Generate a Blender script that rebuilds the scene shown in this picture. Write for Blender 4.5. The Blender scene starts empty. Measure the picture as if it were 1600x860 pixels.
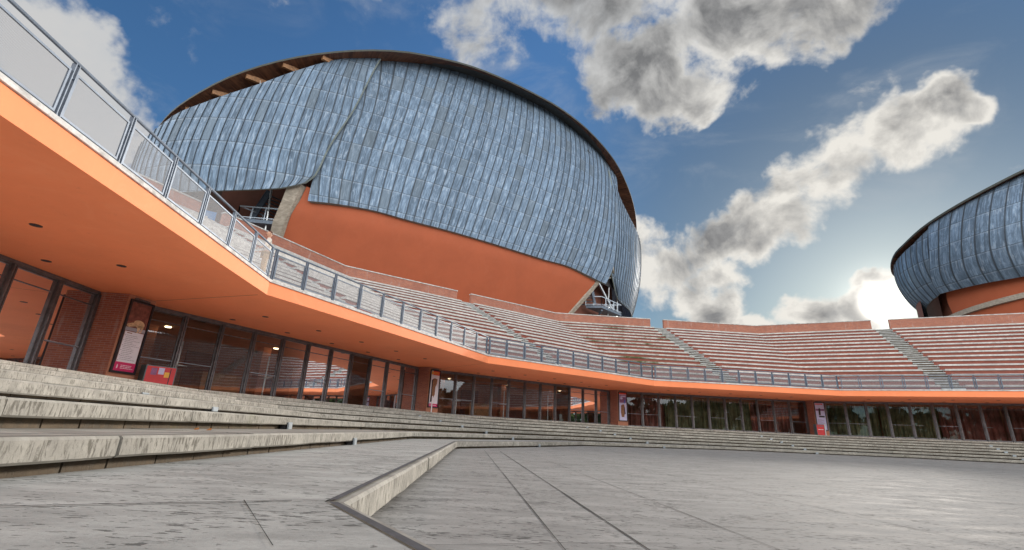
import bpy, bmesh, math, random
from mathutils import Vector, Matrix
R = math.radians
C = bpy.context.scene.collection
sc = bpy.context.scene
random.seed(7)

# ------------------------------------------------------------------ camera
ZC = 0.452                                   # camera height above the plaza
CW, CH, CF = 1600.0, 860.0, 735.0
CAM_R = Vector((0.99897134, -0.01433808, 0.04301947))
CAM_D = Vector((0.04534595, 0.31586786, -0.94771897))
CAM_L = Vector((0.0, 0.94869485, 0.31619312))
cd = bpy.data.cameras.new('camera'); cam = bpy.data.objects.new('camera', cd); C.objects.link(cam)
cd.sensor_width = 36; cd.lens = 36*CF/CW; cd.clip_start = 0.05; cd.clip_end = 3000
m3 = Matrix((CAM_R, -CAM_D, -CAM_L)).transposed()
cam.matrix_world = Matrix.Translation((0, 0, ZC)) @ m3.to_4x4()
sc.camera = cam
sc.view_settings.view_transform = 'Standard'; sc.view_settings.look = 'None'
sc.view_settings.exposure = 0.0; sc.view_settings.gamma = 1.0; sc.view_settings.use_curve_mapping = False

def pray(px, py):
    d = CAM_R*(px-CW/2) + CAM_D*(py-CH/2) + CAM_L*CF
    return d.normalized()

# ------------------------------------------------------------------ light
SUN = pray(1385, 446)
SUN_EL = math.asin(SUN.z); SUN_AZ = math.atan2(SUN.x, SUN.y)
sd = bpy.data.lights.new('sun', 'SUN'); so = bpy.data.objects.new('sun', sd); C.objects.link(so)
sd.energy = 4.2; sd.angle = R(5)      # the low sun stands behind thin bright cloud
sd.color = (1.0, 0.93, 0.84)
so.rotation_euler = SUN.to_track_quat('Z', 'Y').to_euler(); so.location = (40, 50, 60)

# ------------------------------------------------------------------ node helper
class NT:
    def __init__(s, tree): s.t = tree; s.n = tree.nodes; s.l = tree.links
    def new(s, typ, **kw):
        n = s.n.new(typ)
        for k, v in kw.items(): setattr(n, k, v)
        return n
    def put(s, sock, v):
        if isinstance(v, bpy.types.NodeSocket): s.l.new(v, sock)
        elif v is not None:
            if isinstance(v, (tuple, list, Vector)) and sock.type == 'RGBA' and len(v) == 3: v = (*v, 1)
            sock.default_value = v
    def math(s, op, a, b=None, c=None, clamp=False):
        n = s.new('ShaderNodeMath', operation=op, use_clamp=clamp)
        for i, v in enumerate((a, b, c)): s.put(n.inputs[i], v) if v is not None else None
        return n.outputs[0]
    def vmath(s, op, a, b=None, scale=None):
        n = s.new('ShaderNodeVectorMath', operation=op)
        s.put(n.inputs[0], a)
        if b is not None: s.put(n.inputs[1], b)
        if scale is not None: s.put(n.inputs['Scale'], scale)
        return n.outputs['Value'] if op in ('DOT_PRODUCT', 'LENGTH') else n.outputs['Vector']
    def mix(s, f, a, b, blend='MIX'):
        n = s.new('ShaderNodeMix', data_type='RGBA', blend_type=blend)
        s.put(n.inputs['Factor'], f); s.put(n.inputs[6], a); s.put(n.inputs[7], b)
        return n.outputs[2]
    def smooth(s, x, a, b, lo=0.0, hi=1.0):
        n = s.new('ShaderNodeMapRange', interpolation_type='SMOOTHSTEP')
        for i, v in enumerate((x, a, b, lo, hi)): s.put(n.inputs[i], v)
        return n.outputs[0]
    def noise(s, vec, scale=5, detail=4, rough=.5, dist=0.0, out='Fac'):
        n = s.new('ShaderNodeTexNoise')
        s.put(n.inputs['Vector'], vec); s.put(n.inputs['Scale'], scale); s.put(n.inputs['Detail'], detail)
        s.put(n.inputs['Roughness'], rough); s.put(n.inputs['Distortion'], dist)
        return n.outputs[out]
    def scalev(s, vec, xyz, loc=(0, 0, 0), rot=(0, 0, 0)):
        n = s.new('ShaderNodeMapping'); s.put(n.inputs['Vector'], vec)
        n.inputs['Scale'].default_value = xyz; n.inputs['Location'].default_value = loc; n.inputs['Rotation'].default_value = rot
        return n.outputs[0]
    def white(s, vec):
        n = s.new('ShaderNodeTexWhiteNoise', noise_dimensions='3D'); s.put(n.inputs['Vector'], vec); return n.outputs['Value']
    def sep(s, vec):
        n = s.new('ShaderNodeSeparateXYZ'); s.put(n.inputs[0], vec); return n.outputs

# ------------------------------------------------------------------ sky
w = bpy.data.worlds.new('World'); sc.world = w; w.use_nodes = True
nt = NT(w.node_tree); nt.n.clear()
wout = nt.new('ShaderNodeOutputWorld'); bg = nt.new('ShaderNodeBackground'); nt.l.new(bg.outputs[0], wout.inputs[0])
D = nt.vmath('NORMALIZE', nt.new('ShaderNodeTexCoord').outputs['Generated'])
sky = nt.new('ShaderNodeTexSky', sky_type='NISHITA', sun_disc=False)
sky.sun_elevation = SUN_EL; sky.sun_rotation = SUN_AZ; sky.altitude = 100; sky.air_density = 1.2; sky.dust_density = 0.6; sky.ozone_density = 3.0
SKY_STRENGTH = 0.115
CAMV = pray(800, 430)
def blob(px, py, ax, ay, rot, wgt=1.0):
    c = pray(px, py); ca, sa = math.cos(R(rot)), math.sin(R(rot))
    p1 = pray(px+ca*ax, py+sa*ax); p2 = pray(px-sa*ay, py+ca*ay)
    e1 = p1 - c; e1 -= c*e1.dot(c); a = e1.length; e1.normalize()
    e2 = p2 - c; e2 -= c*e2.dot(c); e2 -= e1*e2.dot(e1); b = e2.length; e2.normalize()
    wd = nt.math('MAXIMUM', nt.vmath('DOT_PRODUCT', DW, tuple(c)), 0.05)
    u = nt.math('DIVIDE', nt.vmath('DOT_PRODUCT', DW, tuple(e1/a)), wd)
    v = nt.math('DIVIDE', nt.vmath('DOT_PRODUCT', DW, tuple(e2/b)), wd)
    q = nt.math('ADD', nt.math('MULTIPLY', u, u), nt.math('MULTIPLY', v, v))
    return nt.math('MULTIPLY', nt.math('MAXIMUM', nt.math('SUBTRACT', 1.0, q), -1.0), wgt)
BL = [  # cloud banks of the afternoon sky: direction (as a picture point), half sizes, tilt, weight
    (900, -20, 230, 110, 8, 1.0), (1120, 40, 210, 90, -8, 1.15), (1280, 20, 150, 65, -22, .9), (960, 110, 110, 85, 25, 1.0), (760, 45, 80, 75, 0, .55), (1080, 150, 90, 45, -10, .75),
    (1500, 155, 60, 45, -45, .62), (1420, 230, 105, 62, -38, .72), (1300, 268, 110, 62, -12, .8), (1230, 325, 95, 45, -22, .62), (1120, 372, 85, 40, -5, .6),
    (60, 110, 175, 150, 30, 1.1), (170, 190, 75, 90, 30, .9), (150, 60, 70, 60, 40, .8), (-150, 250, 260, 260, 0, 1.2),
    (1040, 430, 75, 72, 0, .8), (1100, 470, 75, 50, 0, .8), (1010, 380, 30, 40, 0, .7), (1270, 480, 85, 42, 0, 1.0), (1370, 480, 80, 45, 0, 1.0), (1180, 500, 60, 30, 0, .9), (1380, 425, 40, 14, -15, .5),
]
DW = nt.vmath('NORMALIZE', nt.vmath('ADD', D, nt.vmath('SCALE', nt.vmath('SUBTRACT', nt.noise(D, 5.0, 5, .6, 0, 'Color'), (.5, .5, .5)), scale=.20)))
dens = None
for b_ in BL:
    q = blob(*b_); dens = q if dens is None else nt.math('MAXIMUM', dens, q)
nz = nt.noise(D, 7.5, 12, .55, .25)
nz_s = nt.noise(nt.vmath('ADD', D, tuple(SUN*0.03)), 7.5, 12, .55, .25)
nf = nt.noise(D, 26, 8, .6, .2)
turb = nt.math('ADD', nt.math('MULTIPLY', nt.math('SUBTRACT', nz, .5), 3.6), nt.math('MULTIPLY', nt.math('SUBTRACT', nf, .5), .75))
d0 = nt.math('ADD', dens, turb)
cover = nt.smooth(d0, -.08, .62)
core = nt.math('MULTIPLY', nt.smooth(d0, .10, 1.2), nt.smooth(nz_s, .15, .62, .55, 1.0))
relief = nt.math('MULTIPLY', nt.math('SUBTRACT', nz, nz_s), 9.0)
near_sun = nt.math('MAXIMUM', nt.vmath('DOT_PRODUCT', D, tuple(pray(1380, 474))), 0.0)
sunside = nt.smooth(near_sun, .70, .98)
edge_c = nt.mix(sunside, (.56, .575, .59), (.84, .81, .75))
core_c = nt.mix(sunside, (.17, .175, .18), (.21, .21, .215))
core_c = nt.mix(nt.smooth(nf, .32, .68), core_c, (.33, .33, .33))
left_w = nt.smooth(nt.vmath('DOT_PRODUCT', D, tuple(pray(60, 130))), .82, .93)
core_c = nt.mix(left_w, core_c, (.60, .60, .60))
ccol = nt.mix(nt.math('ADD', core, nt.math('MULTIPLY', relief, -.5), clamp=True), edge_c, core_c)
# the hazy glow of the air round the low sun
g1 = nt.math('POWER', near_sun, 26.0); g2 = nt.math('POWER', near_sun, 800.0); g3 = nt.math('POWER', near_sun, 6000.0)
skyc = nt.vmath('SCALE', sky.outputs[0], scale=SKY_STRENGTH)
skyc = nt.mix(1.0, skyc, nt.mix(sunside, (.66, .97, 1.24), (.37, .44, .48)), 'MULTIPLY')
veil = nt.math('MULTIPLY', nt.smooth(nt.noise(nt.scalev(D, (1, 1, 2.2)), 4.0, 8, .6, .6), .50, .78), .30)
base = nt.mix(cover, nt.mix(veil, skyc, (.50, .53, .56)), ccol)
glow = nt.vmath('ADD', nt.vmath('SCALE', (1.0, .93, .8), scale=nt.math('MULTIPLY', g1, .035)), nt.vmath('SCALE', (1.0, .95, .85), scale=nt.math('ADD', nt.math('MULTIPLY', g2, .5), nt.math('MULTIPLY', g3, 14.0))))
base = nt.vmath('ADD', base, glow)
# bright unseen cloud added overhead and behind the camera, brightening plaza, facade and soffit
away = nt.smooth(nt.vmath('DOT_PRODUCT', D, tuple(CAMV)), .52, .05)
patch = nt.smooth(nt.noise(D, 2.6, 8, .55), .34, .56)
FILL_SKY = 4.4
front = nt.math('MULTIPLY', nt.math('MULTIPLY', away, patch), nt.smooth(nt.sep(D)[2], .0, .16))
fill_level = nt.smooth(nt.sep(D)[2], .75, .2, 1.5, FILL_SKY)
base = nt.mix(front, base, nt.vmath('SCALE', (1.0, .99, .97), scale=fill_level))
nt.l.new(base, bg.inputs['Color']); bg.inputs['Strength'].default_value = 1.0
w.cycles.sampling_method = 'MANUAL'; w.cycles.sample_map_resolution = 512

# ------------------------------------------------------------------ materials
def mat(name, base=(.5, .5, .5), rough=.6, metal=0.0, spec=.5):
    m = bpy.data.materials.new(name); m.use_nodes = True
    n = NT(m.node_tree); p = m.node_tree.nodes['Principled BSDF']
    p.inputs['Base Color'].default_value = (*base, 1); p.inputs['Roughness'].default_value = rough
    p.inputs['Metallic'].default_value = metal; p.inputs['Specular IOR Level'].default_value = spec
    return m, n, p
def uv(n): return n.new('ShaderNodeTexCoord').outputs['UV']
def objc(n): return n.new('ShaderNodeTexCoord').outputs['Object']
def geo(n): return n.new('ShaderNodeNewGeometry').outputs['Position']
def bump(n, p, h, strength=.3, dist=.02):
    b = n.new('ShaderNodeBump'); b.inputs['Strength'].default_value = strength; b.inputs['Distance'].default_value = dist
    n.put(b.inputs['Height'], h); n.l.new(b.outputs[0], p.inputs['Normal'])
M = {}
def plain(key, col, rough=.6, metal=0.0, var=.15, scale=3.0):
    m, n, p = mat(key, col, rough, metal)
    f = n.noise(geo(n), scale, 5, .6)
    c = n.mix(n.smooth(f, .3, .7), tuple(x*(1-var) for x in col), tuple(min(1, x*(1+var)) for x in col))
    n.put(p.inputs['Base Color'], c); M[key] = m; return m
# orange stucco
def stucco(key, col, stain=.22):
    m, n, p = mat(key, col, .75)
    g = geo(n)
    a = n.noise(g, .35, 6, .6); b_ = n.noise(n.scalev(g, (2, 2, .25)), 1.5, 6, .65); f = n.noise(g, 14, 4, .7)
    c = n.mix(n.smooth(a, .35, .7), col, tuple(x*(1-stain*.8) for x in col))
    c = n.mix(n.math('MULTIPLY', n.smooth(b_, .55, .8), stain), c, (col[0]*.55, col[1]*.6, col[2]*.7))
    c = n.mix(n.math('MULTIPLY', n.smooth(f, .5, .75), .10), c, (col[0]*1.1, col[1]*1.3, col[2]*1.5))
    s_ = n.sep(g); run = n.noise(n.scalev(g, (6, 6, .35)), 1.0, 6, .7)
    c = n.mix(n.math('MULTIPLY', n.smooth(run, .58, .74), .28), c, (col[0]*.62, col[1]*.55, col[2]*.6))
    cl_ = n.noise(n.scalev(g, (.9, .9, .9)), 1.0, 9, .75, 1.5); c = n.mix(n.math('MULTIPLY', n.smooth(cl_, .5, .68), .16), c, (min(1, col[0]*1.05), col[1]*1.5, col[2]*2.0))
    n.put(p.inputs['Base Color'], c); bump(n, p, f, .12, .01); M[key] = m
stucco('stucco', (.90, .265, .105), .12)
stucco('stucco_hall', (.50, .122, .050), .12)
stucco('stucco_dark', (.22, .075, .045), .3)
# brick
def brick(key, c1, c2, mortar, sx=.26, sy=.065, bloom=.45):
    m, n, p = mat(key, c1, .85)
    u = uv(n)
    t = n.new('ShaderNodeTexBrick'); n.put(t.inputs['Vector'], u); t.inputs['Scale'].default_value = 1.0
    t.inputs['Brick Width'].default_value = sx; t.inputs['Row Height'].default_value = sy; t.inputs['Mortar Size'].default_value = .006
    t.inputs['Bias'].default_value = -.1
    n.put(t.inputs['Color1'], c1); n.put(t.inputs['Color2'], c2); n.put(t.inputs['Mortar'], mortar)
    big = n.noise(geo(n), .8, 6, .65)
    st = n.noise(n.scalev(geo(n), (3, 3, .5)), 1.2, 6, .7)
    c = n.mix(n.math('MULTIPLY', n.smooth(big, .35, .7), .35), t.outputs['Color'], (c1[0]*.55, c1[1]*.6, c1[2]*.7))
    c = n.mix(n.math('MULTIPLY', n.smooth(st, .56, .72), bloom), c, (.42, .36, .33))
    n.put(p.inputs['Base Color'], c); bump(n, p, t.outputs['Fac'], -.4, .008); M[key] = m
brick('brick', (.40, .135, .075), (.28, .085, .055), (.36, .27, .22))
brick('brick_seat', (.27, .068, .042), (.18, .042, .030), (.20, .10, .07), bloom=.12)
brick('brick_room', (.52, .18, .10), (.40, .13, .07), (.42, .27, .19))
# travertine
def travertine(key, col, drip=0.0, moss=0.0, pit=1.0, grazing=.45, slabtone=False, drip_u=16., drip_v=5.):
    m, n, p = mat(key, col, grazing, 0, .12)
    u = uv(n); g = geo(n)
    a = n.noise(n.scalev(g, (1.2, 3.5, 3), rot=(0, 0, R(20))), 1.6, 8, .62)
    b_ = n.noise(g, .35, 6, .6)
    c = n.mix(n.smooth(a, .3, .72), tuple(x*.74 for x in col), tuple(min(1, x*1.2) for x in col))
    c = n.mix(n.math('MULTIPLY', n.smooth(b_, .4, .68), .4), c, tuple(x*.66 for x in col))
    fine = n.noise(g, 70, 3, .7)
    c = n.mix(n.math('MULTIPLY', n.smooth(fine, .42, .7), .22), c, tuple(x*.5 for x in col))
    h = n.math('MULTIPLY', fine, .3)
    if pit:
        # elongated holes of the stone, gathered in bands
        pv = n.scalev(g, (16, 52, 40), rot=(0, 0, R(14)))
        pn = n.noise(pv, 1.0, 3, .6, .3)
        band = n.noise(n.scalev(g, (1.4, 2.6, 2)), 1.5, 4, .6)
        thr = n.math('SUBTRACT', .855, n.math('MULTIPLY', band, .52*pit))
        pm = n.smooth(n.math('SUBTRACT', pn, thr), -.01, .03)
        c = n.mix(n.math('MULTIPLY', pm, .72), c, tuple(x*.16 for x in col))
        h = n.math('SUBTRACT', h, pm)
    if drip:
        s = n.sep(u)
        dn = n.noise(n.scalev(u, (drip_u, drip_v, 1)), 1.0, 5, .65, .4)
        bn = n.noise(n.scalev(u, (1.1, 2., 1)), 1.0, 4, .6)
        dm = n.smooth(n.math('ADD', dn, n.math('MULTIPLY', n.math('SUBTRACT', bn, .5), .35)), .47, .64)
        nz_ = n.sep(n.new('ShaderNodeNewGeometry').outputs['True Normal'])[2]
        vert = n.smooth(n.math('ABSOLUTE', nz_), .75, .4)
        dm = n.math('MULTIPLY', n.math('MULTIPLY', dm, vert), drip)
        c = n.mix(dm, c, (.105, .095, .078)); h = n.math('SUBTRACT', h, dm)
    if moss:
        mn = n.noise(g, .42, 7, .72)
        c = n.mix(n.math('MULTIPLY', n.smooth(mn, .47, .68), moss), c, (.085, .10, .045)) if moss > .9 else n.mix(n.math('MULTIPLY', n.smooth(mn, .58, .72), moss), c, (.16, .17, .07))
    n.put(p.inputs['Base Color'], c)
    n.put(p.inputs['Roughness'], n.smooth(a, .2, .8, grazing-.12, grazing+.18))
    bump(n, p, h, .35, .012); M[key] = m
travertine('plaza', (.295, .285, .268), 0, 0, 1.0, .85)
travertine('terrace', (.37, .365, .34), 0, 0, .95, .85)
travertine('step_stone', (.33, .31, .27), .85, .25, .5, .7, drip_u=44., drip_v=9.)
travertine('riser_shaded', (.135, .105, .075), .5, .5, .5, .85)  # base colour darkened to carry the shade under the slab overhang
travertine('seat_stone', (.57, .55, .52), .12, .05, 0, .6, drip_u=5)
travertine('bounce_sheet', (.80, .78, .74), 0, 0, 0, .5)  # kept paler than the step stone to bounce light up to the soffit
travertine('stair_stone', (.50, .51, .50), .3, .2, 0, .7, drip_u=6)
travertine('coping', (.60, .585, .56), .35, .1, 0, .6, drip_u=4)
travertine('concrete', (.46, .40, .33), .25, 0, 0, .8, drip_u=2)
travertine('mossy_stone', (.55, .53, .49), .35, 1.0, 0, .8, drip_u=5)
plain('joint', (.022, .020, .018), .95)
plain('strip', (.060, .060, .064), .8, 0, .2, 20)
plain('ground', (.22, .21, .19), .9)
plain('steel', (.125, .155, .20), .5, .3, .15, 6)
plain('steel_light', (.42, .47, .53), .42, .5, .12, 6)
plain('frame', (.155, .15, .155), .42, .45, .2, 5)
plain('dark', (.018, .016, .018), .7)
plain('black_case', (.02, .02, .024), .35)
plain('edge_trim', (.22, .25, .23), .6, .2)
plain('wood', (.16, .065, .035), .6, 0, .3, 4)
plain('wood_light', (.33, .165, .075), .6, 0, .2, 4)
plain('roof_lead', (.07, .075, .075), .55, .4)
plain('roof_edge', (.055, .06, .05), .6, .2)
plain('floor_in', (.16, .11, .08), .5)
plain('ceil_in', (.30, .17, .10), .8)
plain('door_in', (.20, .065, .05), .5)
plain('pale_metal', (.55, .57, .58), .35, .7)
plain('lens', (.24, .27, .29), .6)
plain('white_paper', (.72, .71, .76), .6, 0, .04)
plain('lilac_paper', (.55, .56, .78), .6, 0, .05)
plain('magenta', (.55, .02, .12), .55, 0, .06)
plain('red', (.55, .025, .03), .5, 0, .08)
plain('scarlet', (.72, .07, .04), .5, 0, .08)
plain('yellow', (.78, .42, .04), .5)
plain('navy', (.03, .035, .12), .5)
plain('print_brown', (.20, .065, .045), .6, 0, .35, 9)
plain('print_dark', (.035, .025, .03), .6)
plain('print_grey', (.33, .33, .37), .6)
plain('print_beige', (.66, .46, .27), .6, 0, .2, 12)
plain('print_violet', (.24, .10, .22), .6)
plain('print_blue', (.08, .14, .55), .6)
plain('tan_brown', (.24, .11, .05), .6, 0, .3, 10)
plain('cabinet_teal', (.08, .13, .14), .5)
plain('leaf', (.48, .17, .03), .7)
plain('foliage', (.045, .07, .02), .7, 0, .5, 2)
plain('skin', (.55, .31, .21), .55, 0, .06, 30)
plain('hair', (.10, .04, .02), .6)
plain('shirt', (.62, .56, .50), .8)
plain('vest', (.05, .09, .22), .7)
plain('trousers', (.42, .27, .14), .8)
plain('curtain_green', (.20, .21, .12), .8, 0, .5, 1.2)
plain('curtain_red', (.30, .12, .10), .8, 0, .4, 1.2)
# lead cladding: u counts panels, v counts rows
def lead(key, tint=(.165, .235, .325)):
    m, n, p = mat(key, tint, .45, .4)
    u = uv(n); s = n.sep(u)
    fu = n.math('FLOOR', s[0]); fv = n.math('FLOOR', s[1])
    cell = n.new('ShaderNodeCombineXYZ'); n.put(cell.inputs[0], fu); n.put(cell.inputs[1], fv)
    tone = n.white(cell.outputs[0])
    col1 = n.new('ShaderNodeCombineXYZ'); n.put(col1.inputs[0], fu)
    tone2 = n.white(col1.outputs[0])
    off = n.new('ShaderNodeCombineXYZ'); n.put(off.inputs[2], n.math('MULTIPLY', tone, 40.0))
    uo = n.vmath('ADD', u, off.outputs[0])
    streak = n.noise(n.scalev(uo, (9, .6, 1)), 1.0, 8, .66, .25)
    blot = n.noise(n.scalev(uo, (3.2, 1.8, 1)), 1.0, 9, .74, .6)
    c = n.mix(n.smooth(streak, .3, .7), tuple(x*.34 for x in tint), tuple(min(1, x*1.75) for x in tint))
    c = n.mix(n.math('MULTIPLY', n.smooth(blot, .44, .62), .68), c, (tint[0]*.34, tint[1]*.37, tint[2]*.39))
    c = n.mix(n.math('MULTIPLY', n.smooth(blot, .47, .32), .6), c, (.60, .66, .73))
    c = n.mix(n.math('MULTIPLY', n.smooth(tone, .82, .93), .62), c, (.13, .155, .17))
    c = n.mix(.35, c, n.mix(tone2, tuple(x*.6 for x in tint), tuple(x*1.35 for x in tint)))
    fr = n.math('FRACT', s[1])
    seam = n.math('MAXIMUM', n.smooth(fr, .985, .997), n.smooth(fr, .016, .004))
    fr2 = n.math('FRACT', s[0])
    gut = n.math('MAXIMUM', n.smooth(fr2, .90, .975), n.smooth(fr2, .10, .025))
    lite = n.math('MULTIPLY', n.smooth(fr, .90, .95), n.smooth(fr, .985, .97))
    c = n.mix(n.math('MULTIPLY', lite, .16), c, (.55, .63, .72))
    c = n.mix(n.math('MULTIPLY', gut, .8), c, (.05, .058, .068))
    c = n.mix(n.math('MULTIPLY', seam, .85), c, (.035, .04, .048))
    n.put(p.inputs['Base Color'], c)
    n.put(p.inputs['Roughness'], n.smooth(blot, .3, .7, .5, .7))
    pil = n.math('SUBTRACT', 1.0, n.math('POWER', n.math('ABSOLUTE', n.math('SUBTRACT', n.math('MULTIPLY', fr2, 2.0), 1.0)), 6.0))
    bump(n, p, n.math('SUBTRACT', n.math('ADD', n.math('MULTIPLY', pil, .8), n.math('MULTIPLY', blot, .9)), n.math('MULTIPLY', seam, .6)), .10, .06); M[key] = m
lead('lead')
# glass and mesh
def glass():
    m = bpy.data.materials.new('glass'); m.use_nodes = True; n = NT(m.node_tree); n.n.clear()
    o = n.new('ShaderNodeOutputMaterial'); t = n.new('ShaderNodeBsdfTransparent'); g = n.new('ShaderNodeBsdfGlossy')
    t.inputs[0].default_value = (.80, .80, .78, 1); g.inputs['Roughness'].default_value = .015; g.inputs['Color'].default_value = (.92, .95, 1, 1)
    fr = n.new('ShaderNodeFresnel'); fr.inputs['IOR'].default_value = 1.5
    wob = n.noise(geo(n), 1.2, 2, .5); b = n.new('ShaderNodeBump'); b.inputs['Strength'].default_value = .012; b.inputs['Distance'].default_value = .05
    n.put(b.inputs['Height'], wob); n.l.new(b.outputs[0], g.inputs['Normal'])
    x = n.new('ShaderNodeMixShader'); n.put(x.inputs[0], n.math('ADD', n.math('MULTIPLY', fr.outputs[0], 1.0), .04, clamp=True))
    n.l.new(t.outputs[0], x.inputs[1]); n.l.new(g.outputs[0], x.inputs[2]); n.l.new(x.outputs[0], o.inputs[0]); M['glass'] = m
glass()
def meshmat():
    m = bpy.data.materials.new('perforated_mesh'); m.use_nodes = True; n = NT(m.node_tree); n.n.clear()
    o = n.new('ShaderNodeOutputMaterial'); t = n.new('ShaderNodeBsdfTransparent'); p = n.new('ShaderNodeBsdfPrincipled')
    p.inputs['Base Color'].default_value = (.20, .21, .23, 1); p.inputs['Metallic'].default_value = .2; p.inputs['Roughness'].default_value = .6
    s = n.sep(objc(n)); wx = n.math('SINE', n.math('MULTIPLY', s[0], 420.0)); wz = n.math('SINE', n.math('MULTIPLY', s[2], 420.0))
    f = n.smooth(n.math('ADD', wx, wz), -.4, .9, .20, .38)
    x = n.new('ShaderNodeMixShader'); n.put(x.inputs[0], f)
    n.l.new(t.outputs[0], x.inputs[1]); n.l.new(p.outputs[0], x.inputs[2]); n.l.new(x.outputs[0], o.inputs[0]); M['mesh'] = m
meshmat()
def emit(key, col, st):
    m = bpy.data.materials.new(key); m.use_nodes = True; n = NT(m.node_tree); n.n.clear()
    o = n.new('ShaderNodeOutputMaterial'); e = n.new('ShaderNodeEmission'); e.inputs[0].default_value = (*col, 1); e.inputs[1].default_value = st
    n.l.new(e.outputs[0], o.inputs[0]); M[key] = m
emit('lamp', (1, .78, .48), 8.0)

# ------------------------------------------------------------------ mesh builder
class MB:
    def __init__(s): s.v = []; s.f = []; s.uvs = {}; s.sm = False
    def vert(s, p): s.v.append(tuple(p)); return len(s.v)-1
    def face(s, idx, uvs=None):
        s.f.append(tuple(idx))
        if uvs: s.uvs[len(s.f)-1] = uvs
    def poly(s, pts, uvs=None): s.face([s.vert(p) for p in pts], uvs)
    def prism(s, pts, z0, z1):
        n = len(pts); a = [s.vert((x, y, z0)) for x, y in pts]; b = [s.vert((x, y, z1)) for x, y in pts]
        s.face(a[::-1]); s.face(b)
        for i in range(n): j = (i+1) % n; s.face((a[i], a[j], b[j], b[i]))
    def box(s, x0, x1, y0, y1, z0, z1): s.prism([(x0, y0), (x1, y0), (x1, y1), (x0, y1)], z0, z1)
    def extrude_x(s, prof, x0, x1, x0b=None, x1b=None):
        # prof: (y, z) points; x ends may be functions of y
        fa = (lambda y: x0) if not callable(x0) else x0; fb = (lambda y: x1) if not callable(x1) else x1
        n = len(prof); a = [s.vert((fa(y), y, z)) for y, z in prof]; b = [s.vert((fb(y), y, z)) for y, z in prof]
        s.face(a); s.face(b[::-1])
        for i in range(n): j = (i+1) % n; s.face((a[j], a[i], b[i], b[j]))
    def tube(s, p0, p1, r, n=8, r1=None):
        p0, p1 = Vector(p0), Vector(p1); d = (p1-p0).normalized(); r1 = r if r1 is None else r1
        u = d.orthogonal().normalized(); v = d.cross(u)
        a = [s.vert(p0+(u*math.cos(t)+v*math.sin(t))*r) for t in [2*math.pi*i/n for i in range(n)]]
        b = [s.vert(p1+(u*math.cos(t)+v*math.sin(t))*r1) for t in [2*math.pi*i/n for i in range(n)]]
        s.face(a[::-1]); s.face(b)
        for i in range(n): j = (i+1) % n; s.face((a[i], a[j], b[j], b[i]))
    def bar(s, p0, p1, wx, wz):
        # square bar between two points
        p0, p1 = Vector(p0), Vector(p1); d = (p1-p0).normalized()
        up = Vector((0, 0, 1)) if abs(d.z) < .95 else Vector((0, 1, 0))
        u = d.cross(up).normalized(); v = u.cross(d).normalized()
        q = [u*wx/2+v*wz/2, -u*wx/2+v*wz/2, -u*wx/2-v*wz/2, u*wx/2-v*wz/2]
        a = [s.vert(p0+k) for k in q]; b = [s.vert(p1+k) for k in q]
        s.face(a); s.face(b[::-1])
        for i in range(4): j = (i+1) % 4; s.face((a[j], a[i], b[i], b[j]))
    def build(s, name, m, parent=None, label=None, bevel=0.0, smooth=False):
        me = bpy.data.meshes.new(name); me.from_pydata(s.v, [], s.f); me.materials.append(M[m] if isinstance(m, str) else m)
        lay = me.uv_layers.new(name='UVMap')
        for i, po in enumerate(me.polygons):
            if i in s.uvs:
                for k, li in enumerate(po.loop_indices): lay.data[li].uv = s.uvs[i][k]
            else:
                nn = po.normal
                if abs(nn.z) < .75:
                    t = Vector((-nn.y, nn.x, 0)); t = t.normalized() if t.length > 1e-6 else Vector((1, 0, 0))
                    for li in po.loop_indices:
                        c = me.vertices[me.loops[li].vertex_index].co; lay.data[li].uv = (c.dot(t), c.z)
                else:
                    for li in po.loop_indices:
                        c = me.vertices[me.loops[li].vertex_index].co; lay.data[li].uv = (c.x, c.y)
            if smooth: po.use_smooth = True
        bm = bmesh.new(); bm.from_mesh(me); bmesh.ops.recalc_face_normals(bm, faces=bm.faces); bm.to_mesh(me); bm.free()
        me.update()
        o = bpy.data.objects.new(name, me); C.objects.link(o)
        if parent is not None: o.parent = parent
        if label: o['label'] = label
        if bevel:
            b = o.modifiers.new('bevel', 'BEVEL'); b.width = bevel; b.segments = 2; b.limit_method = 'ANGLE'; b.angle_limit = R(40)
        return o
def tag(o, label=None, cat=None, group=None, kind=None):
    if label: o['label'] = label
    if cat: o['category'] = cat
    if group: o['group'] = group
    if kind: o['kind'] = kind
    return o
def empty(name, loc, rz=0.0):
    o = bpy.data.objects.new(name, None); o.empty_display_size = .3; C.objects.link(o); o.location = loc; o.rotation_euler = (0, 0, rz); return o
def copy_tree(o, parent=None):
    c = o.copy(); C.objects.link(c); c.parent = parent
    for ch in list(o.children): copy_tree(ch, c)
    return c

# ------------------------------------------------------------------ ring geometry (a regular twelve-sided amphitheatre)
CX, CY, AP, H0 = 19.3587475, 8.40325318, 26.14236011, 94.28888067
T15 = math.tan(R(15))
def hw(r): return r*T15
def fang(k): return R(H0-30*k)                                 # direction of local +y minus 90 degrees
def FR(k, x, r, z=0.0):
    n = R(H0-30*k+90); return Vector((CX+math.cos(n)*r+math.sin(n)*x, CY+math.sin(n)*r-math.cos(n)*x, z))
S_ = 0.173; ZL = 7*S_; ZF = 3.52+ZC; ZD = 4.0+ZC
RS = [0, 20.2] + [21.35+1.25*i for i in range(6)]              # front edge of levels 1..7
RGL = 31.45
VIS = range(-1, 7)

# ---- ground
g = MB(); g.poly([(-900, -900, -.06), (900, -900, -.06), (900, 900, -.06), (-900, 900, -.06)])
tag(g.build('ground', 'ground'), kind='structure')
g = MB(); g.poly([FR(k, -hw(20.6), 20.6, 0) for k in range(12)][::-1])
plaza = tag(g.build('plaza', 'plaza'), kind='structure')
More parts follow.
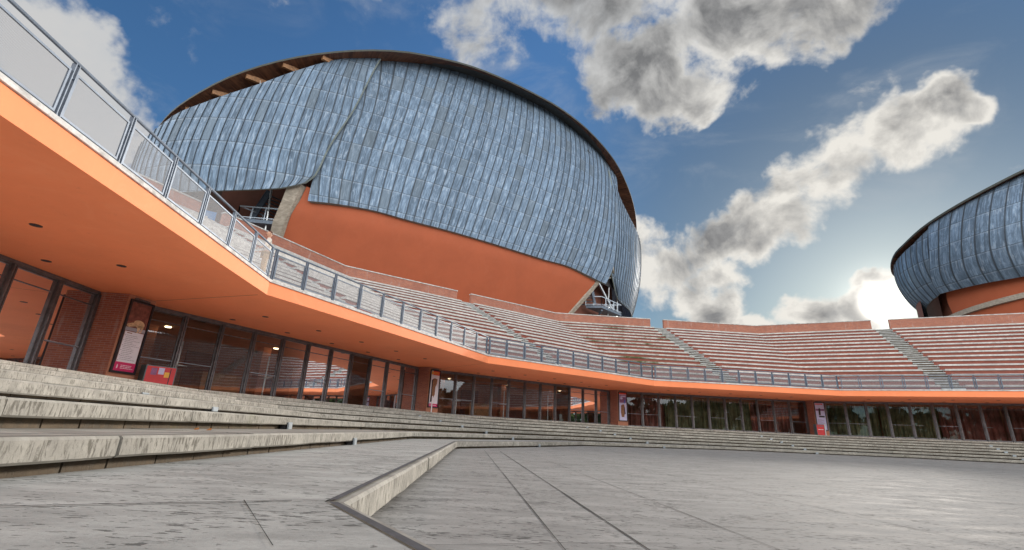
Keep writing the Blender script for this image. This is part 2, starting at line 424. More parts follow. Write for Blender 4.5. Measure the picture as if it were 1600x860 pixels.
# joints between the paving slabs
jb = MB(); rnd = random.Random(3)
def jline(k, x0, r0, x1, r1, wd, z):
    a, b = FR(k, x0, r0), FR(k, x1, r1); d = (b-a).normalized(); nrm = Vector((-d.y, d.x, 0))*wd/2
    n_ = max(1, int((b-a).length/.35)); pts = []
    for i in range(n_+1):
        t = i/n_; wj = nrm*(1+rnd.uniform(-.45, .45)); p = a.lerp(b, t)+nrm*rnd.uniform(-.35, .35); pts.append((p+wj, p-wj))
    for i in range(n_):
        (p, q), (p2, q2) = pts[i], pts[i+1]
        jb.poly([(p.x, p.y, z), (q.x, q.y, z), (q2.x, q2.y, z), (p2.x, p2.y, z)])
for k in range(-1, 6):
    r = 20.2-.70; first = True; rows = [19.5, 19.13, 18.5, 17.2, 15.6, 13.6, 11.2]
    prev = 20.2
    for i, r in enumerate(rows):
        jline(k, -hw(r), r, hw(r), r, (.006, .012, .005, .005, .004, .004, .004)[i], .003)
        x = -hw(r)+rnd.uniform(.3, 1.2)
        while k != 0 and x < hw(r)-.3:
            jline(k, x, r, x+(rnd.uniform(-.02, .02)), prev, .006, .0035); x += rnd.uniform(1.1, 2.4)
        prev = r
    jline(k, hw(20.2), 20.2, hw(9), 9, .006, .004)
def ploc(px, py):
    d_ = pray(px, py); p_ = Vector((0, 0, ZC))+d_*(-ZC/d_.z); n_ = R(H0+90); q_ = Vector((p_.x-CX, p_.y-CY, 0))
    return q_.dot(Vector((math.sin(n_), -math.cos(n_), 0))), q_.dot(Vector((math.cos(n_), math.sin(n_), 0)))
for pts_, wd_ in (([(600, 852), (704, 853), (935, 849), (1060, 851)], .005), ([(872, 771), (930, 774), (985, 781), (1130, 786)], .004), ([(910, 729), (924, 734), (1000, 731), (1080, 733)], .005), ([(767, 743.7), (819, 744.4)], .005), ([(716, 713), (802, 715)], .006), ([(1060, 822), (1240, 828)], .004), ([(1130, 757), (1330, 764)], .004)):
    for A_, B_ in zip(pts_, pts_[1:]): jline(0, *ploc(*A_), *ploc(*B_), wd_, .0042)
jb.build('joint', 'joint', plaza)

# ---- steps: seven levels of stone slabs over a low riser of blocks
_n = R(H0+90); _ny = Vector((math.cos(_n), math.sin(_n), 0)); _tx = Vector((math.sin(_n), -math.cos(_n), 0))
WARP = {1: _ny*.20+_tx*.46, 2: _ny*.50+_tx*.2}       # the nearest corner of the two lowest levels is laid out a little wider
sl = MB(); rs = MB(); st = MB(); rnd = random.Random(5)
for lv in range(1, 8):
    zt = lv*S_; th = .112 if lv > 1 else .13
    r0 = RS[lv]-.035; r1 = RS[lv+1]+.06 if lv < 7 else 38.0
    for k in range(-1, 6):
        nn = R(H0-30*k+90); ny = Vector((math.cos(nn), math.sin(nn), 0)); tx = Vector((math.sin(nn), -math.cos(nn), 0)); c0 = Vector((CX, CY, 0))
        H_ = hw(RS[lv])
        def L(x, y, z):
            p = c0+tx*x+ny*y+Vector((0, 0, z)); wt = max(0., min(1., (H_-x)/(2*H_))) if k == 0 else (max(0., min(1., (x+H_)/(2*H_))) if k == -1 else 0.)
            return p+WARP.get(lv, Vector((0, 0, 0)))*wt
        x = -hw(r0)
        while x < hw(r0)-1e-6:
            xe = x+rnd.uniform(1.25, 2.3)
            if xe > hw(r0)-.7: xe = hw(r0)
            dj = rnd.uniform(-.006, .006); dz = rnd.uniform(-.003, .002)
            f0 = lambda y, x=x: (x if x > -hw(r0)+1e-6 else -hw(y)) + .004
            f1 = lambda y, xe=xe: (xe if xe < hw(r0)-1e-6 else hw(y)) - .004
            prof = [(r0+dj, zt-th+.012), (r0+dj, zt-.014+dz), (r0+.012+dj, zt+dz), (r1, zt+dz), (r1, zt-th), (r0+.015+dj, zt-th)]
            ns = max(2, int((xe-x)/.22)); 
            cols = []
            for i in range(ns+1):
                t = i/ns; jy = rnd.uniform(-.004, .004); jz = rnd.uniform(-.004, .003)
                col = []
                for q, (y, z) in enumerate(prof):
                    yy = y+(jy if q in (0, 1, 2, 5) else 0); zz = z+(jz if q in (0, 5) else 0)
                    col.append(sl.vert(L(f0(yy)*(1-t)+f1(yy)*t, yy, zz)))
                cols.append(col)
            for i in range(ns):
                for q in range(6): q2 = (q+1) % 6; sl.face((cols[i][q2], cols[i][q], cols[i+1][q], cols[i+1][q2]))
            sl.face(cols[0]); sl.face(cols[-1][::-1])
            x = xe
        # riser blocks
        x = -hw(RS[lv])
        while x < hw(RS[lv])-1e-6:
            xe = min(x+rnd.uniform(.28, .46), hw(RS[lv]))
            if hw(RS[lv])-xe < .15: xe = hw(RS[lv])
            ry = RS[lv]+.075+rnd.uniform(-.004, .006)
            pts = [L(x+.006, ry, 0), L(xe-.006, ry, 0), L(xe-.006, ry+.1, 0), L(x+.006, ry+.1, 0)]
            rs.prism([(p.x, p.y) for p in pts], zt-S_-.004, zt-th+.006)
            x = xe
        pts = [L(-hw(RS[lv]+.09), RS[lv]+.09, 0), L(hw(RS[lv]+.09), RS[lv]+.09, 0), L(hw(RS[lv]+.15), RS[lv]+.15, 0), L(-hw(RS[lv]+.15), RS[lv]+.15, 0)]
        st.prism([(p.x, p.y) for p in pts], zt-S_-.02, zt-th+.004)
        # dark anti-slip strip let into the edge
        ins, wd = (.006, .030) if lv == 1 else (.03, .03)
        a0 = RS[lv]+ins; a1 = a0+wd
        pts = [L(-hw(a0)+.03, a0, 0), L(hw(a0)-.03, a0, 0), L(hw(a1)-.03, a1, 0), L(-hw(a1)+.03, a1, 0)]
        st.poly([(p.x, p.y, zt+.0085) for p in pts])
steps = tag(sl.build('steps', 'step_stone'), kind='structure')
rs.build('riser', 'riser_shaded', steps); st.build('edge_strip', 'strip', steps)
# the paving on the first level (grey slabs just behind its edge)
tp = MB(); jb = MB()
for k in range(-1, 6):
    wl = WARP[1] if k == 0 else Vector((0, 0, 0)); wr = WARP[1] if k == -1 else Vector((0, 0, 0)); w2l = WARP[2] if k == 0 else Vector((0, 0, 0)); w2r = WARP[2] if k == -1 else Vector((0, 0, 0))
    tp.poly([FR(k, -hw(20.242), 20.242, S_+.006)+wl, FR(k, hw(20.242), 20.242, S_+.006)+wr, FR(k, hw(21.37), 21.37, S_+.006)+w2r, FR(k, -hw(21.37), 21.37, S_+.006)+w2l])
    if k == 0:
        def wj(px, py): d_ = pray(px, py); return Vector((0, 0, ZC))+d_*((S_-ZC)/d_.z)
        def wline(P, Q, wd):
            a, b_ = loc0(P), loc0(Q); jline(0, a[0], a[1], b_[0], b_[1], wd, S_+.010)
        def loc0(P):
            d_ = Vector((P.x-CX, P.y-CY, 0)); return d_.dot(_tx), d_.dot(_ny)
        e0 = FR(0, -hw(20.35), 20.35)+WARP[1]
        wline(e0, FR(0, -hw(21.36), 21.36)+WARP[2], .012); wline(wj(380, 786), wj(425, 860), .003); wline(FR(0, -2.6, 20.3), FR(0, -2.5, 21.4), .006); wline(FR(0, 1.6, 20.25), FR(0, 1.7, 21.35), .008)
        continue
    if k == -1: continue
    x = -hw(21)
    rnd2 = random.Random(k+20)
    while x < hw(20.5):
        jline(k, x, 20.42, x+.05, 21.36, .009, S_+.010); x += rnd2.uniform(1.0, 1.9)
    jline(k, hw(20.3), 20.3, hw(21.36), 21.36, .012, S_+.011)
ld = MB()  # pale sheets added over the hidden treads to bounce light onto the soffit
for lv in range(3, 7):
    for k in range(-1, 6): ld.poly([FR(k, -hw(RS[lv]+.06), RS[lv]+.06, lv*S_+.005), FR(k, hw(RS[lv]+.06), RS[lv]+.06, lv*S_+.005), FR(k, hw(RS[lv+1]+.04), RS[lv+1]+.04, lv*S_+.005), FR(k, -hw(RS[lv+1]+.04), RS[lv+1]+.04, lv*S_+.005)])
for k in range(-1, 6): ld.poly([FR(k, -hw(27.9), 27.9, ZL+.005), FR(k, hw(27.9), 27.9, ZL+.005), FR(k, hw(31.3), 31.3, ZL+.005), FR(k, -hw(31.3), 31.3, ZL+.005)])
tag(ld.build('bounce_sheet', 'bounce_sheet'), kind='structure')
terr = tag(tp.build('terrace', 'terrace'), kind='structure'); jb.build('joint', 'joint', terr)
# level ground behind the seating
tp = MB()
for k in VIS: tp.poly([FR(k, -hw(42.3), 42.3, 11.82), FR(k, hw(42.3), 42.3, 11.82), FR(k, hw(140), 140, 11.82), FR(k, -hw(140), 140, 11.82)])
tag(tp.build('upper_terrace', 'ground'), kind='structure')

# ------------------------------------------------------------------ arcade wings (foyers under the seating)
def trap(mb, r0, r1, z0, z1, cut=0.0): mb.prism([(-hw(r0+AP)+cut, r0), (hw(r0+AP)-cut, r0), (hw(r1+AP)-cut, r1), (-hw(r1+AP)+cut, r1)], z0, z1)
def make_wing():
    root = empty('arcade_building', (0, 0, 0))
    r_ = lambda r: r-AP
    b = MB(); trap(b, r_(26.09), r_(26.35), ZF, ZD-.095); b.build('fascia', 'stucco', root)
    b = MB(); trap(b, r_(26.35), r_(RGL), ZF+.004, ZF+.12); soff = b.build('soffit', 'stucco', root)
    b = MB()
    for x in (-4.85, -2.38, .1, 2.55, 5.02):
        for r in (28.85, 30.62):
            d = MB(); n = 12
            d.prism([(x+.105*math.cos(2*math.pi*i/n), r_(r)+.105*math.sin(2*math.pi*i/n)) for i in range(n)], ZF-.004, ZF+.02); d.build('downlight', 'dark', soff)
    b = MB(); b.extrude_x([(r_(26.05), ZD-.09), (r_(26.05), ZD-.012), (r_(26.065), ZD), (r_(27.96), ZD), (r_(27.96), ZD-.09)], lambda y: -hw(y+AP), lambda y: hw(y+AP)); b.build('deck', 'coping', root)
    b = MB(); b.prism([(-hw(26.4), r_(26.4)), (hw(26.4), r_(26.4)), (hw(42.2), r_(42.2)), (-hw(42.2), r_(42.2))], ZF+.124, ZD-.094); b.build('slab', 'concrete', root)
    # soffit joint running from the deck corner to the pier
    b = MB(); b.poly([(-hw(26.4), r_(26.4), ZF+.001), (-hw(26.4)+.02, r_(26.4), ZF+.001), (-7.55, r_(30.7), ZF+.001), (-7.57, r_(30.7), ZF+.001)]); b.build('soffit_joint', 'dark', soff)
    # foyer interior
    b = MB(); trap(b, r_(31.6), r_(37.5), ZL+.003, ZL+.02); b.build('foyer_floor', 'floor_in', root)
    b = MB(); b.poly([(-hw(31.6), r_(31.6), ZF-.16), (hw(31.6), r_(31.6), ZF-.16), (hw(37.5), r_(37.5), ZF-.16), (-hw(37.5), r_(37.5), ZF-.16)]); cl = b.build('foyer_ceiling', 'ceil_in', root)
    b = MB(); b.box(-hw(36.5), hw(36.5), r_(36.5), r_(36.8), ZL, ZF); wall = b.build('foyer_wall', 'brick_room', root)
    for x in (-6.2, -2.0, 2.4, 6.4):
        b = MB(); b.box(x-.75, x+.75, r_(36.44), r_(36.49), ZL+.02, ZL+2.15); b.build('inner_door', 'door_in', wall)
    for x in (-5.6, -.4, 4.6):
        b = MB(); b.box(x-.22, x+.22, r_(34.2), r_(34.65), ZL, ZF-.16); b.build('column', 'brick_room', root)
    b = MB(); b.box(-3.6, -1.9, r_(33.6), r_(34.2), ZL+.02, ZL+1.05); b.build('counter', 'wood_light', root)
    for x in (-4.9, -1.0, 3.1):
        b = MB(); b.tube((x, r_(33.2), ZL+.02), (x, r_(33.2), ZL+2.05), .035); b.tube((x, r_(33.2), ZL+.02), (x, r_(33.2), ZL+.06), .18, 12); b.tube((x, r_(33.2), ZL+1.08), (x, r_(33.2), ZL+1.12), .33, 14); b.build('high_table', 'pale_metal', root)
    for x in (-5.2, -.2, 4.9):
        b = MB(); b.tube((x, r_(33.9), ZF-.20), (x, r_(33.9), ZF-.165), .11, 10); b.build('ceiling_lamp', 'lamp', cl)
    # glazing
    x0, x1 = -7.42, 7.92; nb = 11; wv = (x1-x0)/nb
    b = MB()
    b.box(x0-.04, x1+.04, r_(RGL-.07), r_(RGL+.07), ZF-.10, ZF-.004); b.box(x0-.04, x1+.04, r_(RGL-.07), r_(RGL+.07), ZL+.003, ZL+.06)
    b.build('glazing_rail', 'frame', root)
    for i in range(nb+1):
        x = x0+i*wv; b = MB()
        b.box(x-.05, x-.012, r_(RGL-.11), r_(RGL+.06), ZL+.06, ZF-.10); b.box(x+.012, x+.05, r_(RGL-.11), r_(RGL+.06), ZL+.06, ZF-.10); b.box(x-.012, x+.012, r_(RGL-.06), r_(RGL+.04), ZL+.06, ZF-.10)
        b.build('mullion', 'frame', root)
    for i in range(nb):
        xa, xb = x0+i*wv+.055, x0+(i+1)*wv-.055; za, zb = ZL+.065, ZF-.105
        b = MB(); f = .045
        b.box(xa, xa+f, r_(RGL-.03), r_(RGL+.03), za, zb); b.box(xb-f, xb, r_(RGL-.03), r_(RGL+.03), za, zb)
        b.box(xa+f, xb-f, r_(RGL-.03), r_(RGL+.03), za, za+.09); b.box(xa+f, xb-f, r_(RGL-.03), r_(RGL+.03), zb-f, zb)
        b.box(xa+f, xb-f, r_(RGL-.02), r_(RGL+.02), zb-.36, zb-.33)
        d = b.build('glazed_door', 'frame', root)
        b = MB(); b.poly([(xa+f, r_(RGL), za+.09), (xb-f, r_(RGL), za+.09), (xb-f, r_(RGL), zb-f), (xa+f, r_(RGL), zb-f)]); b.build('glass', 'glass', d)
        if i in (0, 1, 3, 5, 8, 10):
            b = MB(); b.tube((xa+f+.02, r_(RGL-.07), za+.98), (xb-f-.02, r_(RGL-.07), za+.98), .014, 6); b.build('push_bar', 'steel_light', d)
    return root
wing0 = make_wing()
WLAB = {-1: 'orange stuccoed foyer wing outside the left edge of the picture, opposite the far right one',
        0: 'nearest orange foyer wing at far left, with brick seen through its tall glass doors',
        1: 'long orange foyer wing right of the crouching animal poster, its glass doors mirroring the seats',
        2: 'orange foyer wing below the middle seats, between the brown figure poster and the violet poster',
        3: 'darker foyer wing with pale curtained doors, right of the violet poster below the open sky',
        4: 'farthest right orange foyer wing with green curtained glass doors behind the small red stand',
        5: 'foyer wing beyond the right edge of the picture', 6: 'foyer wing opposite the camera side steps'}
def place(o, k, r=AP, z=0.0):
    o.location = FR(k, 0, r, z); o.rotation_euler = (0, 0, fang(k))
wings = {}
for k in VIS:
    if k in (5, 6): pass
    o = wing0 if k == VIS[0] else copy_tree(wing0)
    place(o, k); tag(o, WLAB[k], 'building', 'foyer wings round the plaza'); wings[k] = o
def setmat(o, m):
    o.material_slots[0].link = 'OBJECT'; o.material_slots[0].material = M[m]
# hanging curtains behind the doors of the two right-hand wings
for k, mm in ((3, ('curtain_red', 'curtain_green', 'curtain_green', 'curtain_red')), (4, ('curtain_green', 'curtain_green', 'curtain_red', 'curtain_red'))):
    for j in range(4):
        b = MB(); n_ = 46; xs = -7.2+j*3.75; pts = []
        for i in range(n_+1):
            x = xs+3.6*i/n_; pts.append((x, 33.0-AP+.10*math.sin(i*1.15+j)+.05*math.sin(i*2.7)))
        for i in range(n_): b.poly([(*pts[i], ZL+.05), (*pts[i+1], ZL+.05), (*pts[i+1], ZF-.17), (*pts[i], ZF-.17)])
        b.build('curtain', mm[j], wings[k])

# piers between the wings, brick with a paler poster face
def corner_pier(k):
    A = FR(k, 7.98, RGL+.3); B = FR(k, 7.98, 30.55); Cc = FR(k+1, -7.5, 30.68); Dd = FR(k+1, -7.5, RGL+.3); F_ = FR(k, hw(33.5), 33.5)
    org = (B+Cc)/2; rz = math.atan2((Cc-B).y, (Cc-B).x)
    root = empty('brick_pier', (org.x, org.y, ZL), rz); inv = Matrix.Rotation(-rz, 3, 'Z')
    lo = [inv @ (p-org) for p in (B, Cc, Dd, F_, A)]
    b = MB(); b.prism([(p.x, p.y) for p in lo], 0, ZF-ZL-.002); b.build('pier_body', 'brick', root)
    b = MB(); b.box(lo[0].x-.004, lo[1].x+.004, -.012, .02, .003, ZF-ZL-.004); b.build('render_face', 'stucco_pier', root)
    b = MB()
    n = 9
    for i in range(n): b.box(-.26+i*.058, -.215+i*.058, -.05, -.012, ZF-ZL-.16, ZF-ZL-.07)
    b.box(-.28, .30, -.055, -.012, ZF-ZL-.19, ZF-ZL-.165); b.build('vent_grille', 'frame', root)
    return root, rz, org
stucco('stucco_pier', (.50, .22, .13), .3)
PLAB = ['brick pier carrying the crouching animal poster, nearest the camera at left', 'brick pier with the brown figure poster, left of the middle', 'brick pier with the violet bordered poster right of the middle', 'brick pier behind the small red stand at far right']
piers = []
for k in range(0, 4):
    p = corner_pier(k); tag(p[0], PLAB[k], 'pier', 'brick piers between the foyer wings'); piers.append(p)

# ------------------------------------------------------------------ posters on the piers
def pbox(mb, x0, x1, z0, z1, y=-.052, t=.004): mb.box(x0, x1, y-t, y, z0, z1)
def poster_case(idx, lab, zb=.40, h=2.22, wd=.80):
    root, rz, org = piers[idx]
    r = empty('poster_case', (org.x+math.sin(rz)*.03, org.y-math.cos(rz)*.03, ZL+zb), rz); tag(r, lab, 'poster', 'poster cases on the brick piers')
    b = MB(); f = .055; x0, x1 = -wd/2, wd/2
    b.box(x0, x0+f, -.06, .0, 0, h); b.box(x1-f, x1, -.06, 0, 0, h); b.box(x0+f, x1-f, -.06, 0, 0, f); b.box(x0+f, x1-f, -.06, 0, h-f, h); b.box(x0+f, x1-f, -.015, 0, f, h-f)
    b.build('case_frame', 'black_case', r)
    return r, x0+f+.012, x1-f-.012, f+.012, h-f-.012
def part(parent, name, m, shapes, y=-.03, t=.006):
    b = MB()
    for s in shapes:
        if len(s) == 4 and not isinstance(s[0], tuple): b.box(s[0], s[1], y-t, y, s[2], s[3])
        else:
            n = len(s); a = [b.vert((x, y-t, z)) for x, z in s]; q = [b.vert((x, y, z)) for x, z in s]
            b.face(a); b.face(q[::-1])
            for i in range(n): j = (i+1) % n; b.face((a[j], a[i], q[i], q[j]))
    return b.build(name, m, parent)
def sheet(r, m, x0, x1, z0, z1): return part(r, 'poster_sheet', m, [(x0, x1, z0, z1)], -.016, .012)
rnd = random.Random(11)
def textlines(x0, x1, z1, z0, n, hgt, lo=.5, hi=1.0):
    out = []
    for i in range(n):
        z = z1-(z1-z0)*(i+.5)/n; x = x0; end = x0+(x1-x0)*rnd.uniform(lo, hi)
        while x < end:
            xe = min(end, x+rnd.uniform(.03, .11)); out.append((x, xe, z-hgt/2, z+hgt/2)); x = xe+.014
    return out
# 1: crouching pale animal above a white programme list and a magenta foot
r, x0, x1, z0, z1 = poster_case(0, 'poster with a pale crouching animal above a white programme list, nearest the camera at left')
sh = sheet(r, 'print_brown', x0, x1, z0, z1); H = z1-z0; zs = z0+H*.58
part(sh, 'shelf_band', 'print_grey', [(x0, x1, zs-.005, zs+.10)])
part(sh, 'programme_list', 'white_paper', [(x0+.03, x1-.02, z0+H*.125, zs-.03)])
part(sh, 'printed_foot', 'magenta', [(x0, x1, z0, z0+H*.125)])
part(sh, 'printed_lines', 'print_grey', textlines(x0+.10, x1-.06, zs-.12, z0+H*.15, 15, .014), -.037, .002)
part(sh, 'bullet_marks', 'navy', [(x0+.055, x0+.072, zs-.16-i*.15, zs-.145-i*.15) for i in range(6)], -.037, .002)
part(sh, 'headline', 'tan_brown', [(x0+.10, x0+.26, zs-.085, zs-.06)], -.037, .002)
part(sh, 'foot_lines', 'white_paper', textlines(x0+.2, x1-.05, z0+.19, z0+.06, 3, .016, .8, 1), -.037, .002)
part(sh, 'foot_emblem', 'white_paper', [[(x0+.09, z0+.06), (x0+.12, z0+.09), (x0+.115, z0+.16), (x0+.10, z0+.19), (x0+.085, z0+.16), (x0+.08, z0+.09)]], -.037, .002)
def ell(cx, cz, a, b, n=16, rot=0): return [(cx+a*math.cos(t)*math.cos(rot)-b*math.sin(t)*math.sin(rot), cz+a*math.cos(t)*math.sin(rot)+b*math.sin(t)*math.cos(rot)) for t in [2*math.pi*i/n for i in range(n)]]
an = sh
bb = MB()
cx = (x0+x1)/2
part(sh, 'animal_print', 'print_beige', [ell(cx+.07, zs+.24, .19, .115, 18, -.15), ell(cx-.13, zs+.19, .15, .06, 16, .2), ell(cx-.24, zs+.16, .075, .055), [(cx+.0, zs+.20), (cx+.07, zs+.02), (cx+.045, zs-.03), (cx+.10, zs-.03), (cx+.12, zs+.06), (cx+.16, zs+.20)], [(cx+.18, zs+.2), (cx+.17, zs+.03), (cx+.12, zs-.02), (cx+.20, zs-.01), (cx+.25, zs+.2)]], -.037, .003)
# 2: white sheet, scarlet head, brown standing figure shape, pink foot
r, x0, x1, z0, z1 = poster_case(1, 'white poster with red head and tall brown figure, on the pier left of the middle')
sh = sheet(r, 'white_paper', x0, x1, z0, z1); H = z1-z0
part(sh, 'red_head', 'scarlet', [(x0+.16, x1, z1-.24, z1)]); part(sh, 'yellow_square', 'yellow', [(x0+.03, x0+.15, z1-.22, z1-.03)])
part(sh, 'head_lettering', 'yellow', textlines(x0+.2, x1-.05, z1-.05, z1-.2, 2, .035, .8, 1), -.037, .002)
part(sh, 'figure_print', 'tan_brown', [[(x0+.10, z0+.35), (x0+.26, z0+.42), (x0+.40, z0+.7), (x0+.40, z0+1.15), (x0+.50, z0+1.35), (x0+.52, z0+1.62), (x0+.30, z0+1.66), (x0+.14, z0+1.6), (x0+.16, z0+1.1), (x0+.12, z0+.7)]], -.030, .004)
part(sh, 'figure_shade', 'print_dark', [[(x0+.06, z0+.22), (x0+.2, z0+.3), (x0+.16, z0+.8), (x0+.18, z0+1.6), (x0+.08, z0+1.55), (x0+.09, z0+.8)]], -.036, .003)
part(sh, 'printed_foot', 'magenta', [(x0, x1, z0, z0+.17)]); part(sh, 'foot_lines', 'white_paper', textlines(x0+.06, x1-.06, z0+.12, z0+.04, 1, .03, .9, 1), -.037, .002)
# 3: violet-bordered poster
r, x0, x1, z0, z1 = poster_case(2, 'lilac bordered poster with dark violet top and brown figure, right of the middle')
sh = sheet(r, 'lilac_paper', x0, x1, z0, z1); H = z1-z0
part(sh, 'printed_top', 'print_violet', [(x0+.04, x1-.02, z1-.76, z1-.16)]); part(sh, 'red_head', 'scarlet', [(x0, x1, z1-.12, z1)])
part(sh, 'pale_lettering', 'lilac_paper', [ell(x0+.2, z1-.42, .13, .09), (x0+.12, x1-.06, z1-.32, z1-.22)], -.037, .003)
part(sh, 'blue_shape', 'print_blue', [[(x1-.25, z1-.78), (x1-.12, z1-.78), (x1-.1, z1-.55), (x1-.2, z1-.5)]], -.04, .003)
part(sh, 'figure_print', 'tan_brown', [[(x0+.2, z0+.25), (x0+.42, z0+.25), (x0+.50, z0+.6), (x0+.46, z0+1.15), (x0+.36, z0+1.22), (x0+.16, z0+1.12), (x0+.14, z0+.6)]], -.03, .004)
part(sh, 'figure_shade', 'navy', [[(x0+.47, z0+.45), (x0+.56, z0+.5), (x0+.5, z0+1.1), (x0+.46, z0+.9)]], -.037, .003)
# 4: pale programme poster
r, x0, x1, z0, z1 = poster_case(3, 'pale programme poster with a red headline and dark figure, farthest right')
sh = sheet(r, 'lilac_paper', x0, x1, z0, z1); H = z1-z0
part(sh, 'red_headline', 'scarlet', textlines(x0+.03, x1-.03, z1-.03, z1-.15, 1, .09, .9, 1)); part(sh, 'picture_band', 'print_violet', [(x0+.02, x1-.02, z1-.62, z1-.46)])
part(sh, 'figure_print', 'print_dark', [[(x0+.2, z1-.95), (x0+.34, z1-.95), (x0+.36, z1-.45), (x0+.28, z1-.38), (x0+.22, z1-.5)], (x0+.2, x1-.06, z1-1.12, z1-1.0)], -.037, .003)
part(sh, 'printed_lines', 'print_violet', textlines(x0+.06, x1-.06, z1-1.25, z0+.2, 11, .02), -.03, .003)

# ------------------------------------------------------------------ railings
def make_railing():
    root = empty('deck_railing', (0, 0, ZD))
    def post(x):
        b = MB()
        for dx in (-.030, .030): b.box(x+dx-.008, x+dx+.008, -.012, .055, 0.0, .955)
        b.box(x-.024, x+.024, .005, .035, .05, .075); b.box(x-.024, x+.024, .005, .035, .70, .725); b.box(x-.06, x+.06, -.03, .075, .0005, .012)
        return b.build('post', 'steel', root)
    half = 7.004; n = 11; xs = [-half+.10] + [-half+2*half*i/n for i in range(1, n)] + [half-.10]
    for x in xs: post(x)
    b = MB(); b.tube((-half, .02, .98), (half, .02, .98), .028, 10); b.build('handrail', 'steel', root)
    for i in range(n):
        xa, xb = xs[i]+.055, xs[i+1]-.055; za, zb = .075, .83; f = .034
        b = MB(); b.box(xa, xa+f, .008, .034, za, zb); b.box(xb-f, xb, .008, .034, za, zb); b.box(xa+f, xb-f, .008, .034, za, za+f); b.box(xa+f, xb-f, .008, .034, zb-f, zb)
        p = b.build('panel', 'steel', root)
        b = MB(); b.box(xa+f, xb-f, .019, .023, za+f, zb-f); b.build('wire_mesh', 'mesh', p)
    return root
rail0 = make_railing()
RLAB = {0: 'steel mesh railing rising steeply across the upper left corner against the cloud', 1: 'steel mesh railing in front of the left seats, right of the standing person',
        2: 'steel mesh railing running below the orange hall base in the middle', 3: 'steel mesh railing below the open sky gap, right of the middle', 4: 'steel mesh railing at the far right below the pinkish seats'}
for k in range(0, 5):
    o = rail0 if k == 0 else copy_tree(rail0)
    place(o, k, AP, ZD); tag(o, RLAB[k], 'railing', 'railings along the deck edge')

# ------------------------------------------------------------------ seating banks, stairs, parapets
NR = 15; RR0, TR, RZ = 27.92, .97, .493
def make_bank(side, moss=False):
    root = empty('seating_bank', (0, 0, 0)); br = MB()
    for j in range(NR):
        r0 = RR0+TR*j-AP; r1 = r0+TR; z = RZ*(j+1)
        xin = .68
        outer = lambda y: hw(y+AP)-.004
        b = MB(); rn = random.Random(j*7+side+3)
        x = xin; xe_all = hw(r0+AP)
        # the seat slab in lengths
        cuts = [xin]
        while cuts[-1] < xe_all-2.4: cuts.append(cuts[-1]+rn.uniform(1.3, 2.2))
        cuts.append(None)
        for a, c in zip(cuts[:-1], cuts[1:]):
            dy = rn.uniform(-.004, .004); dz = rn.uniform(-.002, .002)
            prof = [(r0-.06+dy, z-.125), (r0-.06+dy, z-.012+dz), (r0-.045+dy, z+dz), (r1+.02, z+dz), (r1+.02, z-.125)]
            lo_ = a+.004; hi_ = (lambda y: hw(y+AP)-.004) if c is None else (lambda y, c=c: c-.004)
            if side > 0: b.extrude_x(prof, lambda y: lo_, hi_)
            else: b.extrude_x(prof, lambda y: -lo_, lambda y: -hi_(y))
        m = 'seat_stone'
        o = b.build('bench', m, root)
        pts = [(side*xin, r0), (side*(hw(r0+AP)-.004), r0), (side*(hw(r1+AP)-.004), r1+.02), (side*xin, r1+.02)]
        if side < 0: pts = pts[::-1]
        br.prism(pts, z-RZ-.01 if j else z-RZ+.002, z-.1255)
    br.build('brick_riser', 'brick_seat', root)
    return root
def make_stair():
    root = MB(); rz_ = MB()
    n = 30
    for i in range(n):
        r0 = RR0-AP+(42.3-RR0)/n*i; z = (RZ*NR)/n*(i+1)
        root.extrude_x([(r0-.03, z-.07), (r0-.03, z), (42.6-AP, z) if i == n-1 else (r0+.5, z), (42.6-AP, z-.07) if i == n-1 else (r0+.5, z-.07)], -.66, .66)
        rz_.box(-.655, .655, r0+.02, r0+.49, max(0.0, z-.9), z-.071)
    o = root.build('stone_staircase', 'stair_stone'); rz_.build('stair_riser', 'riser_shaded', o); return o  # stair risers share the colour darkened for shade
def make_parapet(side):
    root = empty('parapet_wall', (0, 0, 0)); zt = RZ*NR
    a0, a1 = 42.30-AP, 42.62-AP; xin = .76
    def pr(mb, y0, y1, z0, z1, x0):
        pts = [(side*x0, y0), (side*(hw(y0+AP)), y0), (side*(hw(y1+AP)), y1), (side*x0, y1)]
        mb.prism(pts if side > 0 else pts[::-1], z0, z1)
    b = MB(); pr(b, a0, a1, zt-.3, zt+1.03, xin); b.build('wall', 'brick', root)
    b = MB(); pr(b, a0-.04, a1+.04, zt+1.032, zt+1.11, xin-.03); b.build('coping', 'coping', root)
    return root
bankL, bankR, stair0 = make_bank(-1), make_bank(1), make_stair()
parL, parR = make_parapet(-1), make_parapet(1)
SEC = {0: 'nearest seating at far left', 1: 'left seating', 2: 'middle seating below the hall', 3: 'seating under the open sky', 4: 'far right seating', 5: 'seating beyond the right edge', 6: 'seating facing the left glass doors', -1: 'seating beyond the left edge'}
BLAB = {(0, -1): 'stone and brick seats hidden above the nearest foyer wing', (0, 1): 'stone and brick seats above the nearest soffit, behind the steep railing',
        (1, -1): 'sunlit stone and brick seats seen through the railing beside the standing person', (1, 1): 'orange brick seats with white slabs left of the doorway gap below the hall',
        (2, -1): 'orange brick seats right of the bright stair below the big hall', (2, 1): 'mossy brick seats left of the open sky gap',
        (3, -1): 'brick seats just right of the stair under the open sky gap', (3, 1): 'brick seats left of the stair that ends in the sun glare',
        (4, -1): 'brick seats between the sun glare stair and its neighbouring corner fold', (4, 1): 'pinkish brick seats at the far right below the small hall'}
